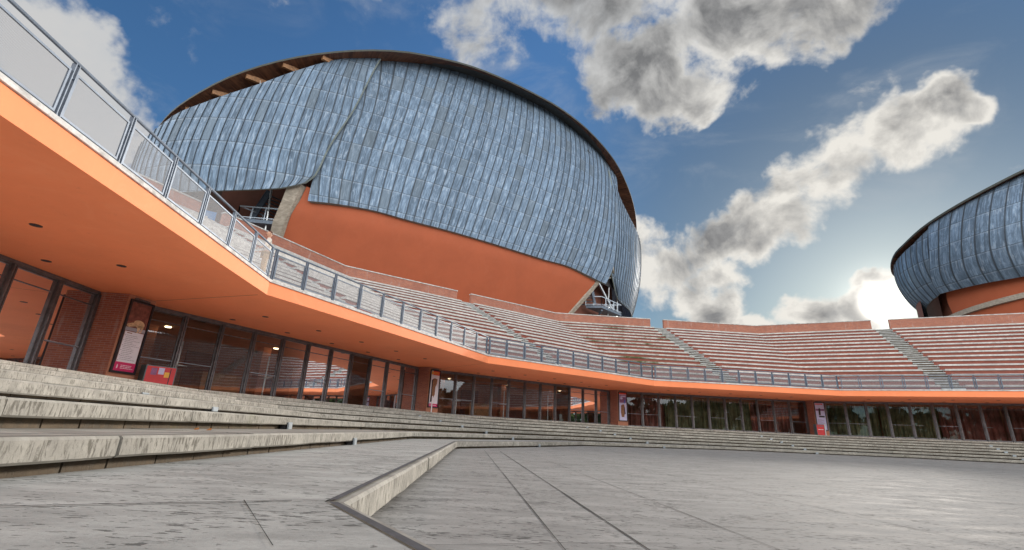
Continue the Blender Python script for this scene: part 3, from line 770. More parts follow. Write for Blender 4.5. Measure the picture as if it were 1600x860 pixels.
# facet 3 spans both sides of its stair; give each half its own words
BLAB[(3, -1)] = 'mossy stone and brick seats left of the stair under the open sky gap'
BLAB[(3, 1)] = 'brick seats right of the stair under the open sky gap'
BLAB[(2, 1)] = 'orange brick seats right of the bright stair below the big hall'
BLAB[(2, -1)] = 'orange brick seats with white slabs left of the bright stair below the big hall'
BLAB[(1, 1)] = 'sunlit brick seats right of the left stair, behind the railing beside the person'
BLAB[(1, -1)] = 'sunlit brick seats left of the left stair, seen through the steep railing'
BLAB[(4, -1)] = 'brick seats left of the stair that ends in the sun glare'
BLAB[(4, 1)] = 'pinkish brick seats right of the sun glare stair at far right below the small hall'
PWL = {(1, -1): 'low brick parapet under the left end of the big hall shell', (1, 1): 'brick parapet below the left stair balcony of the hall', (2, -1): 'brick parapet left of the dark doorway gap below the orange hall base', (2, 1): 'brick parapet right of the dark doorway gap below the orange hall base',
       (3, -1): 'brick parapet left of the open sky gap', (3, 1): 'brick parapet right of the open sky gap', (4, -1): 'brick parapet left of the sun glare gap', (4, 1): 'glowing brick parapet right of the sun glare gap below the small hall',
       (0, -1): 'brick parapet hidden above the nearest foyer wing', (0, 1): 'brick parapet behind the steep railing at far left'}
STL = {0: 'stone staircase hidden above the nearest soffit', 1: 'stone staircase climbing to the gap left of the hall balcony', 2: 'bright stone staircase climbing to the dark doorway below the orange hall base', 3: 'grey stone staircase climbing to the open sky gap', 4: 'grey stone staircase climbing into the sun glare'}
first = {}
for k in VIS:
    for side, proto in ((-1, bankL), (1, bankR)):
        o = proto if k == VIS[0] else copy_tree(proto)
        place(o, k, AP, ZD); tag(o, BLAB.get((k, side), SEC[k] + (', left half' if side < 0 else ', right half')), 'seating', 'stepped seating banks')
        if (k, side) == (3, -1):
            for ch in o.children:
                if ch.name.startswith('bench'): setmat(ch, 'mossy_stone')
    for side, proto in ((-1, parL), (1, parR)):
        o = proto if k == VIS[0] else copy_tree(proto)
        place(o, k, AP, ZD); tag(o, PWL.get((k, side), 'brick parapet above the ' + SEC[k] + (', left half' if side < 0 else ', right half')), 'wall', 'brick parapets above the seating')
    o = stair0 if k == VIS[0] else copy_tree(stair0)
    place(o, k, AP, ZD); tag(o, STL.get(k, 'stone staircase through the ' + SEC[k]), 'staircase', 'stairs through the seating')

# ------------------------------------------------------------------ concert halls
def interp(tab, x):
    tab = sorted(tab)
    if x <= tab[0][0]: return tab[0][1]
    for (a, va), (b, vb) in zip(tab, tab[1:]):
        if x <= b: t = (x-a)/(b-a) if b > a else 0; return va+(vb-va)*t
    return tab[-1][1]
def smooth_interp(tab, x):
    # Catmull-Rom through uneven stations
    tab = sorted(tab); n = len(tab)
    if x <= tab[0][0]: return tab[0][1]
    if x >= tab[-1][0]: return tab[-1][1]
    for i in range(n-1):
        if x <= tab[i+1][0]: break
    def slope(j):
        if j == 0: return (tab[1][1]-tab[0][1])/(tab[1][0]-tab[0][0])
        if j == n-1: return (tab[-1][1]-tab[-2][1])/(tab[-1][0]-tab[-2][0])
        return (tab[j+1][1]-tab[j-1][1])/(tab[j+1][0]-tab[j-1][0])
    (a, va), (b, vb) = tab[i], tab[i+1]; h = b-a; t = (x-a)/h; m0, m1 = slope(i)*h, slope(i+1)*h
    return (2*t**3-3*t*t+1)*va+(t**3-2*t*t+t)*m0+(-2*t**3+3*t*t)*vb+(t**3-t*t)*m1
class Hall:
    def __init__(s, k, r0, t0, a, b, n):
        nn = R(H0-30*k+90); s.nn = Vector((math.cos(nn), math.sin(nn), 0)); s.t = Vector((math.sin(nn), -math.cos(nn), 0)); s.c = Vector((CX, CY, 0))
        s.r0, s.t0, s.a, s.b, s.n = r0, t0, a, b, n
        s.org = s.c+s.nn*r0+s.t*t0+Vector((0, 0, 11.82))
    def P(s, th, z, sg):                    # th in degrees, z above the camera; local to the hall's root
        c, sn = math.cos(R(th)), math.sin(R(th)); q = (abs(c)**s.n+abs(sn)**s.n)**(-1/s.n)
        p = s.c+s.nn*(s.r0-s.b*sg*c*q)+s.t*(s.t0+s.a*sg*sn*q)
        return Vector((p.x, p.y, z+ZC))-s.org
    def surf(s, name, m, parent, bot, top, left, right, sig, off, nu, nv, panel=None, row=None, thick=.35, ribs=True, uoff=0, rows0=0.0, shl=0.0, shr=0.0):
        """Coons patch in (theta, z) on the bulging drum, with thickness and standing seams"""
        def evalp(tab, t, by):
            # polyline by arc of coordinate `by`
            c0, c1 = tab[0][by], tab[-1][by]; x = c0+(c1-c0)*t
            o = 1-by; tb = [(q[by], q[o]) for q in tab]; val = smooth_interp(tb, x)
            return (x, val) if by == 0 else (val, x)
        def G(u, v):
            B, T = evalp(bot, u, 0), evalp(top, u, 0); Lf, Rt = evalp(left, v, 1), evalp(right, v, 1)
            out = []
            for i in (0, 1):
                c00, c10, c01, c11 = bot[0][i], bot[-1][i], top[0][i], top[-1][i]
                dl = Lf[i]-((1-v)*c00+v*c01); dr = Rt[i]-((1-v)*c10+v*c11)
                out.append((1-v)*B[i]+v*T[i]+(1-u)**10*dl+u**10*dr)
            th, z = out; return s.P(th, z, sig(z)+off)
        mb = MB(); gr = [[None]*(nv+1) for _ in range(nu+1)]; uvg = {}
        P_ = [[G(i/nu, j/nv) for j in range(nv+1)] for i in range(nu+1)]
        # panel coordinate: arc length along the middle row
        arc = [0.0]
        for i in range(nu): arc.append(arc[-1]+(P_[i+1][nv//3]-P_[i][nv//3]).length)
        np_ = max(1, round(arc[-1]/panel)) if panel else 1
        uc = [[a/arc[-1]*np_+(j/nv)*(shl*(1-i/nu)**3+shr*(i/nu)**3) for j in range(nv+1)] for i, a in enumerate(arc)]
        for i in range(nu+1):
            for j in range(nv+1):
                gr[i][j] = mb.vert(P_[i][j]); uvg[(i, j)] = (uc[i][j]+uoff, (P_[i][j].z-rows0)/(row or 1))
        for i in range(nu):
            for j in range(nv):
                mb.face((gr[i][j], gr[i+1][j], gr[i+1][j+1], gr[i][j+1]), [uvg[(i, j)], uvg[(i+1, j)], uvg[(i+1, j+1)], uvg[(i, j+1)]])
        # inner skin and rim
        cen = Vector((0, 0, 0))
        def inn(p): d = Vector((p.x, p.y, 0)); return p-d.normalized()*thick
        rim = [(i, 0) for i in range(nu)]+[(nu, j) for j in range(nv)]+[(i, nv) for i in range(nu, 0, -1)]+[(0, j) for j in range(nv, 0, -1)]
        tr = MB()
        for q0, q1 in zip(rim, rim[1:]+rim[:1]):
            tr.poly([P_[q0[0]][q0[1]], P_[q1[0]][q1[1]], inn(P_[q1[0]][q1[1]]), inn(P_[q0[0]][q0[1]])])
        if ribs:
            for pi in range(-2, np_+12):
                prev_ = None
                for j in range(nv+1):
                    cur = None
                    if uc[0][j] < pi < uc[nu][j]:
                        i = 0
                        while uc[i+1][j] < pi: i += 1
                        t = (pi-uc[i][j])/(uc[i+1][j]-uc[i][j])
                        p = P_[i][j].lerp(P_[i+1][j], t); tu = (P_[i+1][j]-P_[i][j]).normalized()
                        jv = (P_[i][min(j+1, nv)]-P_[i][max(j-1, 0)]).normalized(); nrm = tu.cross(jv).normalized()
                        if nrm.dot(Vector((p.x, p.y, 0))) < 0: nrm = -nrm
                        cur = [mb.vert(x) for x in (p-tu*.035-nrm*.01, p-tu*.026+nrm*.075, p+tu*.026+nrm*.075, p+tu*.035-nrm*.01)], uvg[(i, j)][1]
                    if prev_ and cur:
                        (ia, v0), (ib, v1) = prev_, cur
                        for q in range(3): mb.face((ia[q], ia[q+1], ib[q+1], ib[q]), [(pi+.02, v0), (pi+.02, v0), (pi+.02, v1), (pi+.02, v1)])
                    prev_ = cur
        o = mb.build(name, m, parent); tr.build('edge_trim', 'edge_trim' if m == 'lead' else m, o)
        me = o.data
        for po in me.polygons:
            if po.index < nu*nv: po.use_smooth = True
        return o, G
def sig1(z): return 1-.15*((z-24)/20)**2.2 if z > 24 else 1-.10*((24-z)/12)**2
def sigR(z): return 1-.15*((z-30)/16)**2.2 if z > 30 else 1-.063*((30-z)/11)**2
def sig2(z): return 1-.04*((z-23)/5)**2 if z > 23 else 1-.09*((23-z)/5.7)**2.2
def drum(h, name, m, parent, sg, z0, z1, th0, th1, n=48):
    b = MB(); pr = None
    for i in range(n+1):
        th = th0+(th1-th0)*i/n; q = (b.vert(h.P(th, z0, sg)), b.vert(h.P(th, z1(th) if callable(z1) else z1, sg)))
        if pr: b.face((pr[0], q[0], q[1], pr[1]))
        pr = q
    return b.build(name, m, parent, smooth=True)
def roof(h, parent, rim, sg, sg_in, rise_in, apex, th_edge=.24):
    b = MB(); e = MB(); s_ = MB(); n = 120; rows = []
    for i in range(n+1):
        th = -180+360*i/n; z = interp(rim, th)
        rows.append((th, z))
    for i in range(n):
        (t0, z0), (t1, z1) = rows[i], rows[i+1]
        s0, s1 = (sg(t0), sg(t1)) if callable(sg) else (sg, sg); a, c = h.P(t0, z0, s0), h.P(t1, z1, s1); up = Vector((0, 0, th_edge))
        e.poly([a, c, c+up, a+up])
        ai, ci = h.P(t0, z0+rise_in, sg_in), h.P(t1, z1+rise_in, sg_in)
        s_.poly([a, ai, ci, c])
        a2, c2 = h.P(t0, z0*.45+apex*.55+th_edge, s0*.55), h.P(t1, z1*.45+apex*.55+th_edge, s1*.55)
        b.poly([a+up, c+up, c2, a2]); b.poly([a2, c2, h.P(0, apex+1+th_edge, 0)])
    rf = b.build('roof', 'roof_lead', parent, smooth=True); e.build('roof_edge', 'roof_edge', rf, smooth=True); s_.build('eaves_boarding', 'wood_boards', rf, smooth=False)
    return rf
def woodboards():
    m, n, p = mat('wood_boards', (.14, .055, .03), .6)
    g_ = geo(n); wv = n.noise(n.scalev(g_, (.25, .25, 9)), 1.0, 4, .6); nz_ = n.noise(g_, 2.0, 5, .6)
    c = n.mix(n.smooth(wv, .35, .65), (.06, .024, .016), (.17, .07, .036)); c = n.mix(n.math('MULTIPLY', n.smooth(nz_, .4, .7), .4), c, (.20, .095, .05))
    n.put(p.inputs['Base Color'], c); M['wood_boards'] = m
woodboards()
H1 = Hall(2, 64, 8.5, 37, 18, 2.4)
hall = empty('concert_hall', H1.org); tag(hall, 'huge beetle shaped concert hall with lead clad shell and orange base, filling the upper left', 'building', 'lead clad concert halls')
ML = [(-36.0, 20.12), (-35.4, 22.88), (-34.1, 26.25), (-31.8, 31.88), (-30.8, 40.69)]
MR = [(24.9, 19.73), (27.0, 22.38), (29.4, 28.03), (33.0, 34.74), (42.5, 43.0)]
MBt = [(-36.0, 20.12), (-31.9, 20.32), (-26.2, 20.44), (-20.3, 20.27), (-13.8, 20.25), (6.6, 20.12), (12.7, 20.25), (21.0, 19.84), (24.9, 19.73)]
MT = [(-30.8, 40.69), (-23.1, 42.44), (-14.5, 43.97), (-3.9, 44.79), (8.6, 45.06), (23.2, 44.75), (33.4, 43.9), (42.5, 43.0)]
# the middle shell runs a little on behind the left one
ML2 = [(t-5.0, z) for t, z in ML]; MBt2 = [(t if t > -36 else -41.0, z) for t, z in MBt]; MT2 = [(t if t > -30.8 else -35.8, z) for t, z in MT]
main, GM = H1.surf('shell', 'lead', hall, MBt, MT, ML, MR, sig1, 0.0, 150, 40, 1.0, 2.15, .5, rows0=.9, shl=4.0)
LB = [(-104, 20.3), (-86, 20.3), (-70.5, 20.17), (-63.8, 19.77), (-56.2, 19.55), (-47.4, 19.91), (-40.0, 20.64), (-37.4, 21.22), (-36.0, 21.65)]
LT = [(-104, 26.0), (-86, 26.0), (-70.0, 26.69), (-62.6, 28.21), (-55.8, 29.44), (-47.8, 31.83), (-42.1, 34.74), (-37.3, 37.38), (-33.7, 38.81), (-30.1, 40.21)]
LR = [(-36.0, 21.65), (-34.7, 22.67), (-33.5, 26.0), (-31.2, 31.57), (-30.1, 40.21)]
left, GL = H1.surf('shell', 'lead', hall, LB, LT, [(-104, 20.3), (-104, 26.0)], LR, sig1, .022, 130, 40, .95, 2.6, .2, uoff=60, rows0=.5, shr=4.5)
RB = [(34.6, 20.2), (37.8, 19.19), (48, 18.9), (60, 18.8), (80, 18.8), (100, 19)]
RT = [(32.5, 39.6), (33.6, 38.2), (35.0, 36.0), (37, 34.5), (42, 33), (60, 31), (100, 29)]
RL = [(34.6, 20.2), (31.0, 22.53), (30.4, 29.09), (31.2, 34.36), (32.5, 39.6)]
right, GR = H1.surf('shell', 'lead', hall, RB, RT, RL, [(100, 19), (100, 29)], sigR, -.03, 120, 30, .85, 2.6, .15, uoff=130, rows0=.2)
for a_, l_ in ((left, 'left lead shell with curved lower lip, overlapping the middle one'), (main, 'broad middle lead shell above the orange base'), (right, 'narrow right lead shell curling round the end')): a_['label'] = l_
RIM1 = [(-180, 33), (-120, 26), (-90, 25.6), (-72.3, 28.6), (-61.6, 30.5), (-52.1, 33.0), (-44.7, 35.1), (-37.0, 37.3), (-29.4, 39.35), (-21.6, 41.1), (-10.4, 42.9), (6.7, 44.0), (16.9, 43.65), (23.5, 42.95), (33.6, 41.3), (41.5, 39.2), (49.9, 36.9), (58, 34.6), (70, 32), (90, 30), (120, 30), (180, 33)]
RIM1 = [(t, smooth_interp(RIM1, t)) for t in range(-180, 181, 3)]
def rim_sg(t): return 1.0 if t < -25 else (.952 if 5 < t < 70 else (1.0-.048*(t+25)/30 if t <= 5 else min(1.0, .952+.048*(t-70)/40)))
rf = roof(H1, hall, RIM1, rim_sg, .80, 1.6, 46)
for th in (-66, -58.5, -51.5, -45, -38.5):
    zt = interp(RIM1, th); b = MB(); b.bar(H1.P(th, zt+.05, .985), H1.P(th+1.5, zt+1.0, .84), .32, .55); b.build('rafter', 'wood_light', rf)
    b = MB(); b.tube(H1.P(th+1, zt-2.6, .93), H1.P(th+.6, zt+.3, .95), .07); b.build('strut', 'pale_metal', rf)
drum(H1, 'inner_wall', 'stucco_dark', hall, .80, 8, lambda th: interp(RIM1, th)+1.2, -180, 180, 90)
drum(H1, 'gap_backing', 'dark', hall, .90, 20.5, lambda th: 41-.22*(th-24), 24, 60, 20)  # black sheet added behind the gap between the shells, standing in for its shade
# orange base: tapers inward towards the ground
def sigB(z): return .955+.014*(z-19.2) if z > 19.2 else .955-.028*(19.2-z)
BL_ = [(-50.5, 12.0), (-43.9, 16.27), (-41.0, 18.07), (-38.2, 19.94), (-36.6, 21.6)]; BR_ = [(18.5, 12.0), (20.1, 15.1), (21.3, 17.46), (23.0, 20.5)]
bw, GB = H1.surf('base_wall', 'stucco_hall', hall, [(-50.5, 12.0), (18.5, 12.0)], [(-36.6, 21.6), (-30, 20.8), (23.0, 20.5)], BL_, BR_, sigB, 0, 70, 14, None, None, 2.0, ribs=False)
def fin(name, tab, wdt, sgo):
    b = MB(); pts = []
    for th, z in tab:
        p = H1.P(th, z, sigB(z)+sgo); q = H1.P(th+wdt, z, sigB(z)+sgo); pi = H1.P(th, z, sigB(z)-.12); qi = H1.P(th+wdt, z, sigB(z)-.12); pts.append((p, q, qi, pi))
    for A, B in zip(pts, pts[1:]):
        for i in range(4): j = (i+1) % 4; b.poly([A[i], A[j], B[j], B[i]])
    b.poly(pts[0]); b.poly(pts[-1]); b.build(name, 'concrete', hall)
fin('concrete_fin', [(-50.8, 11.8), (-44.0, 16.27), (-41.1, 18.07), (-38.4, 19.94), (-37.0, 21.6)], -1.9, .012)
fin('concrete_fin', [(18.4, 11.8), (20.0, 15.1), (21.3, 17.46), (22.8, 20.1), (25.6, 20.9)], 1.1, .012)
# balconies and stair flights in the two recesses
def balcony(th0, th1, z, sg0, sg1, rail_h=1.25, nposts=5):
    b = MB(); A, B, Cq, Dq = H1.P(th0, z, sg1), H1.P(th1, z, sg1), H1.P(th1, z, sg0), H1.P(th0, z, sg0)
    dn = Vector((0, 0, -.35))
    for f_ in ([A, B, Cq, Dq], [A+dn, Dq+dn, Cq+dn, B+dn], [A, A+dn, B+dn, B], [B, B+dn, Cq+dn, Cq], [A, Dq, Dq+dn, A+dn], [Cq, Cq+dn, Dq+dn, Dq]): b.poly(f_)
    b.bar(A+dn*2, H1.P((th0+th1)/2, z-1.5, sg0), .2, .2); b.bar(B+dn*2, H1.P((th0+th1)/2, z-1.5, sg0), .2, .2)
    bo = b.build('balcony', 'steel', hall)
    rl = MB(); up = Vector((0, 0, rail_h))
    path = [Dq, A, B, Cq]
    for p, q in zip(path, path[1:]):
        n_ = max(2, int((q-p).length/1.0))
        for i in range(n_+1): x = p.lerp(q, i/n_); rl.bar(x, x+up, .09, .09)
        rl.bar(p+up, q+up, .11, .11); rl.bar(p+up*.12, q+up*.12, .07, .07)
    rl.build('balcony_rail', 'steel_light', bo)
    return bo
def flight(thA, zA, thB, zB, sg, n=10, w_=2.2):
    b = MB(); pA, pB = H1.P(thA, zA, sg), H1.P(thB, zB, sg); inw = -Vector((pA.x, pA.y, 0)).normalized()*w_
    d = (pB-pA)
    for i in range(n):
        p = pA.lerp(pB, i/n); q = pA.lerp(pB, (i+.62)/n); q.z = p.z
        b.poly([p, q, q+inw, p+inw]); dn = Vector((0, 0, -.12)); b.poly([p+dn, p+inw+dn, q+inw+dn, q+dn]); b.poly([p, p+dn, q+dn, q]); b.poly([p, p+inw, p+inw+dn, p+dn])
    b.bar(pA, pB, .18, .5); b.bar(pA+inw, pB+inw, .18, .5); b.bar(pA+Vector((0, 0, 1.1)), pB+Vector((0, 0, 1.1)), .08, .08)
    return b.build('stair_flight', 'steel', hall)
balcony(-51.5, -43.6, 18.35, .84, .91)
flight(-52.5, 18.6, -49.5, 22.0, .86)
balcony(27.0, 36.5, 17.0, .84, .93)
flight(27.5, 17.2, 24.5, 21.5, .885)
for th in (-46.8, -43.6, 33.6, 39.0):
    b = MB(); b.tube(H1.P(th, 12.5, .875), H1.P(th, 23.5, .90), .10); b.build('prop', 'pale_metal', hall)
b = MB(); b.bar(H1.P(26.5, 21.2, .90), H1.P(35.5, 16.9, .90), .22, .22); b.build('brace', 'pale_metal', hall)
b = MB(); b.bar(H1.P(28.5, 23.2, .95), H1.P(33.5, 22.4, .90), 1.4, .5); b.build('bracket', 'concrete', hall)

H2 = Hall(5, 63, -.7, 25, 17, 2.3)
hall2 = empty('concert_hall', H2.org); tag(hall2, 'smaller lead clad concert hall cut off by the right edge, above the pinkish seats', 'building', 'lead clad concert halls')
m2, _ = H2.surf('shell', 'lead', hall2, [(-50.0, 18.01), (-36.1, 17.77), (-27.6, 17.57), (0, 17.4), (50, 17.4)], [(-43.3, 26.15), (-32.9, 26.92), (-25.4, 27.6), (-20.5, 28.01), (0, 29.2), (50, 29)],
                [(-50.0, 18.01), (-48.8, 19.13), (-44.5, 22.25), (-43.3, 26.15)], [(50, 17.4), (50, 29)], sig2, 0, 110, 22, 1.35, 2.1, .12, uoff=11, rows0=1.0)
l2, _ = H2.surf('shell', 'lead', hall2, [(-120, 17.0), (-90, 17.0), (-72.9, 17.16), (-65.1, 17.52), (-56.6, 17.84), (-50.5, 18.2), (-46.0, 19.6)], [(-120, 23.5), (-90, 23.6), (-62, 24.2), (-51.6, 24.72), (-49.3, 24.99), (-43.2, 25.92), (-41.8, 25.92)],
                [(-120, 17.0), (-120, 23.5)], [(-46.0, 19.6), (-44.4, 20.6), (-43.2, 22.5), (-41.8, 25.92)], sig2, -.012, 90, 22, 1.05, 2.6, .10, uoff=70, rows0=.4)
m2['label'] = 'broad panelled lead shell with a patch of darker panels'; l2['label'] = 'narrow end shell curling round the left end'
RIM2 = [(-180, 27), (-120, 24), (-75, 24.0), (-60.4, 25.0), (-52.9, 25.32), (-43.5, 26.22), (-35.7, 26.85), (-28.7, 27.43), (-19.3, 28.26), (0, 29.5), (50, 30), (120, 29), (180, 27)]
roof(H2, hall2, [(t, z-.25) for t, z in RIM2], 1.0, .8, 1.2, 33)
drum(H2, 'gap_backing', 'stucco_dark', hall2, .93, 11, 24.0, -125, -63, 40)
drum(H2, 'inner_wall', 'stucco_dark', hall2, .83, 8, lambda th: interp(RIM2, th)+.4, -180, 180, 70)
def sigB2(z): return .87 if z > 17.5 else .87-.012*(17.5-z)
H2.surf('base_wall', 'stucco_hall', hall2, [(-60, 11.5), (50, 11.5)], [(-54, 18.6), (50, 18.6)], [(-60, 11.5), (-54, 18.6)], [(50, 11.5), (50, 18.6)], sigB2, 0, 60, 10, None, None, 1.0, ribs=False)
b = MB()
for i in range(24):
    t0, t1 = -58+i*1.5, -58+(i+1)*1.5; z0, z1 = 15.2+.012*i*2, 15.2+.012*(i+1)*2
    A = [H2.P(t0, z0, sigB2(z0)+.02), H2.P(t1, z1, sigB2(z1)+.02), H2.P(t1, z1+.55, sigB2(z1)+.02), H2.P(t0, z0+.55, sigB2(z0)+.02)]
    B = [H2.P(t0, z0, sigB2(z0)-.02), H2.P(t1, z1, sigB2(z1)-.02), H2.P(t1, z1+.55, sigB2(z1)-.02), H2.P(t0, z0+.55, sigB2(z0)-.02)]
    for q in range(4): q2 = (q+1) % 4; b.poly([A[q], A[q2], B[q2], B[q]])
    b.poly(A)
b.build('ledge', 'concrete', hall2)
b = MB(); A0 = H2.P(-24, 13, .90); b.bar(H2.P(-23.5, 12, .88), H2.P(-22, 18.5, .90), 1.6, 1.2); b.build('concrete_fin', 'concrete', hall2)

# ------------------------------------------------------------------ wooded slope on the open side of the plaza (behind the camera; mirrored in the doors)
tb = MB(); rnd = random.Random(9)
for i in range(29):
    k = 6.62+4.98*i/29; r = 44+rnd.uniform(0, 14); x = rnd.uniform(-3, 3); p = FR(k, x, r, 0); hgt = rnd.uniform(8.5, 11.5)
    tb.tube(p, p+Vector((0, 0, hgt*.7)), .28, 6, .1)
    for j in range(330):
        d = Vector((rnd.gauss(0, 1), rnd.gauss(0, 1), rnd.gauss(0, .8))).normalized()*rnd.uniform(.55, 1.0); c_ = p+Vector((d.x*3.6, d.y*3.6, hgt*.58+d.z*hgt*.42)); u = Vector((rnd.gauss(0, 1), rnd.gauss(0, 1), rnd.gauss(0, 1))).normalized(); v = u.orthogonal().normalized(); q = rnd.uniform(.5, 1.0)
        tb.poly([c_-u*q, c_+v*q*.6, c_+u*q, c_-v*q*.6])
tag(tb.build('wooded_slope', 'foliage'), 'dark green trees on the open side of the plaza, mirrored in the glass doors', 'trees', None, 'stuff')

# ------------------------------------------------------------------ small things
# lamps let into the steps
lamp_proto = None
def step_light(k, x, lv, lab):
    global lamp_proto
    if lamp_proto is None:
        r = empty('step_light', (0, 0, 0))
        b = MB(); b.box(-.10, .10, -.012, .05, -.0625, .056); b.build('recess', 'dark', r)
        b = MB(); b.box(-.08, .08, -.05, -.037, -.0615, .040); b.build('housing', 'lens', r)
        b = MB(); b.box(-.07, .07, -.057, -.0505, -.055, .022); b.build('lens', 'lens', r)
        lamp_proto = r; o = r
    else: o = copy_tree(lamp_proto)
    o.location = FR(k, x, RS[lv]-.005, lv*S_-.112)+(WARP.get(lv, Vector((0, 0, 0)))*((hw(RS[lv])-x)/(2*hw(RS[lv]))) if k == 0 else Vector((0, 0, 0))); o.rotation_euler = (0, 0, fang(k)); tag(o, lab, 'step light', 'square lamps let into the step edges')
ordn = ['lowest', 'second from the bottom', 'third from the bottom', 'third from the top', 'second from the top', 'topmost']
fac = {0: 'on the left steps nearest the camera', 1: 'on the steps left of the brown figure poster', 2: 'on the steps below the violet poster', 3: 'on the steps below the farthest poster', 4: 'on the steps at the right edge'}
for k in range(0, 5):
    for lv in range(1, 7):
        if k == 0 and lv == 1: continue
        step_light(k, .02+.3*(lv-1) if k < 2 else .05+.12*(lv-1), lv, ordn[lv-1] + ' square step lamp ' + fac[k])
# leaflet stand and red board
def leaflet_stand(k, x, r, lab, big):
    o = empty('leaflet_stand', FR(k, x, r, ZL+.001), fang(k)+R(-8)); tag(o, lab, 'stand')
    w_, h_ = (.86, .74) if big else (.62, .86)
    b = MB(); b.box(-w_/2, w_/2, .0, .40, .05, h_); b.box(-w_/2+.04, w_/2-.04, .03, .36, 0, .05); b.build('cabinet', 'cabinet_teal', o)
    b = MB(); b.box(-w_/2+.03, w_/2-.03, -.012, -.001, .06, h_-.03); f = b.build('front_board', 'red', o)
    b = MB(); 
    if big:
        part(f, 'yellow_panel', 'yellow', [(.10, .24, .40, .56)], -.013, .004); part(f, 'dark_panel', 'print_violet', [(-.28, -.12, .45, .66)], -.013, .004); part(f, 'pale_leaflet', 'lilac_paper', [(-.08, .08, .48, .68)], -.013, .006)
        part(f, 'side_panel', 'print_dark', [(.245, .27, .10, .68)], -.013, .004)
    else:
        part(f, 'lettering', 'white_paper', [(-.2, -.02, .45, .49), (.02, .2, .45, .49)], -.013, .004); part(f, 'green_strip', 'cabinet_teal', [(-.2, .2, .70, .76)], -.013, .004)
        b = MB(); b.box(w_/2+.02, w_/2+.07, .0, .05, 0, h_+.05); b.build('side_post', 'pale_metal', o)
    return o
leaflet_stand(1, -7.0, 30.25, 'low red leaflet stand with yellow square, beside the crouching animal poster', True)
leaflet_stand(3, 7.85, 29.9, 'small red board on legs in front of the farthest right pier', False)
b = MB(); b.tube((0, 0, 0), (0, 0, 1.02), .035, 10); b.tube((0, 0, 0), (0, 0, .03), .13, 14); b.tube((0, 0, 1.02), (0, 0, 1.05), .028, 10)
o = b.build('white_post', 'white_paper'); o.location = FR(1, 7.88, 30.1, ZL+.001); tag(o, 'slim white post standing by the brown figure poster', 'post')
# fallen leaves on the lowest wide tread
rnd = random.Random(2)
for (px, py, lab) in ((303, 671, 'left orange fallen leaf on the grey tread'), (323, 672, 'right orange fallen leaf on the grey tread'), (92, 665, 'curled orange fallen leaf at the foot of the riser, far left'), (160, 667, 'small orange fallen leaf between the far left leaf and the pair on the tread')):
    d = pray(px, py); t = (2*S_+.004-ZC)/d.z; p = Vector((0, 0, ZC))+d*t
    b = MB(); n = 7; a = rnd.uniform(0, 6)
    pts = [(0, 0, .002), (.02, .014, .014), (.05, .018, .02), (.085, 0, .012), (.05, -.018, .006), (.02, -.014, .004)]
    b.poly(pts); b.poly([(0, 0, .0), (.02, .014, .012), (.05, .018, .018), (.085, 0, .010), (.05, -.018, .004), (.02, -.014, .002)][::-1])
    o = b.build('fallen_leaf', 'leaf'); o.location = p; o.rotation_euler = (.1, .1, a); tag(o, lab, 'leaf', 'fallen leaves on the steps')

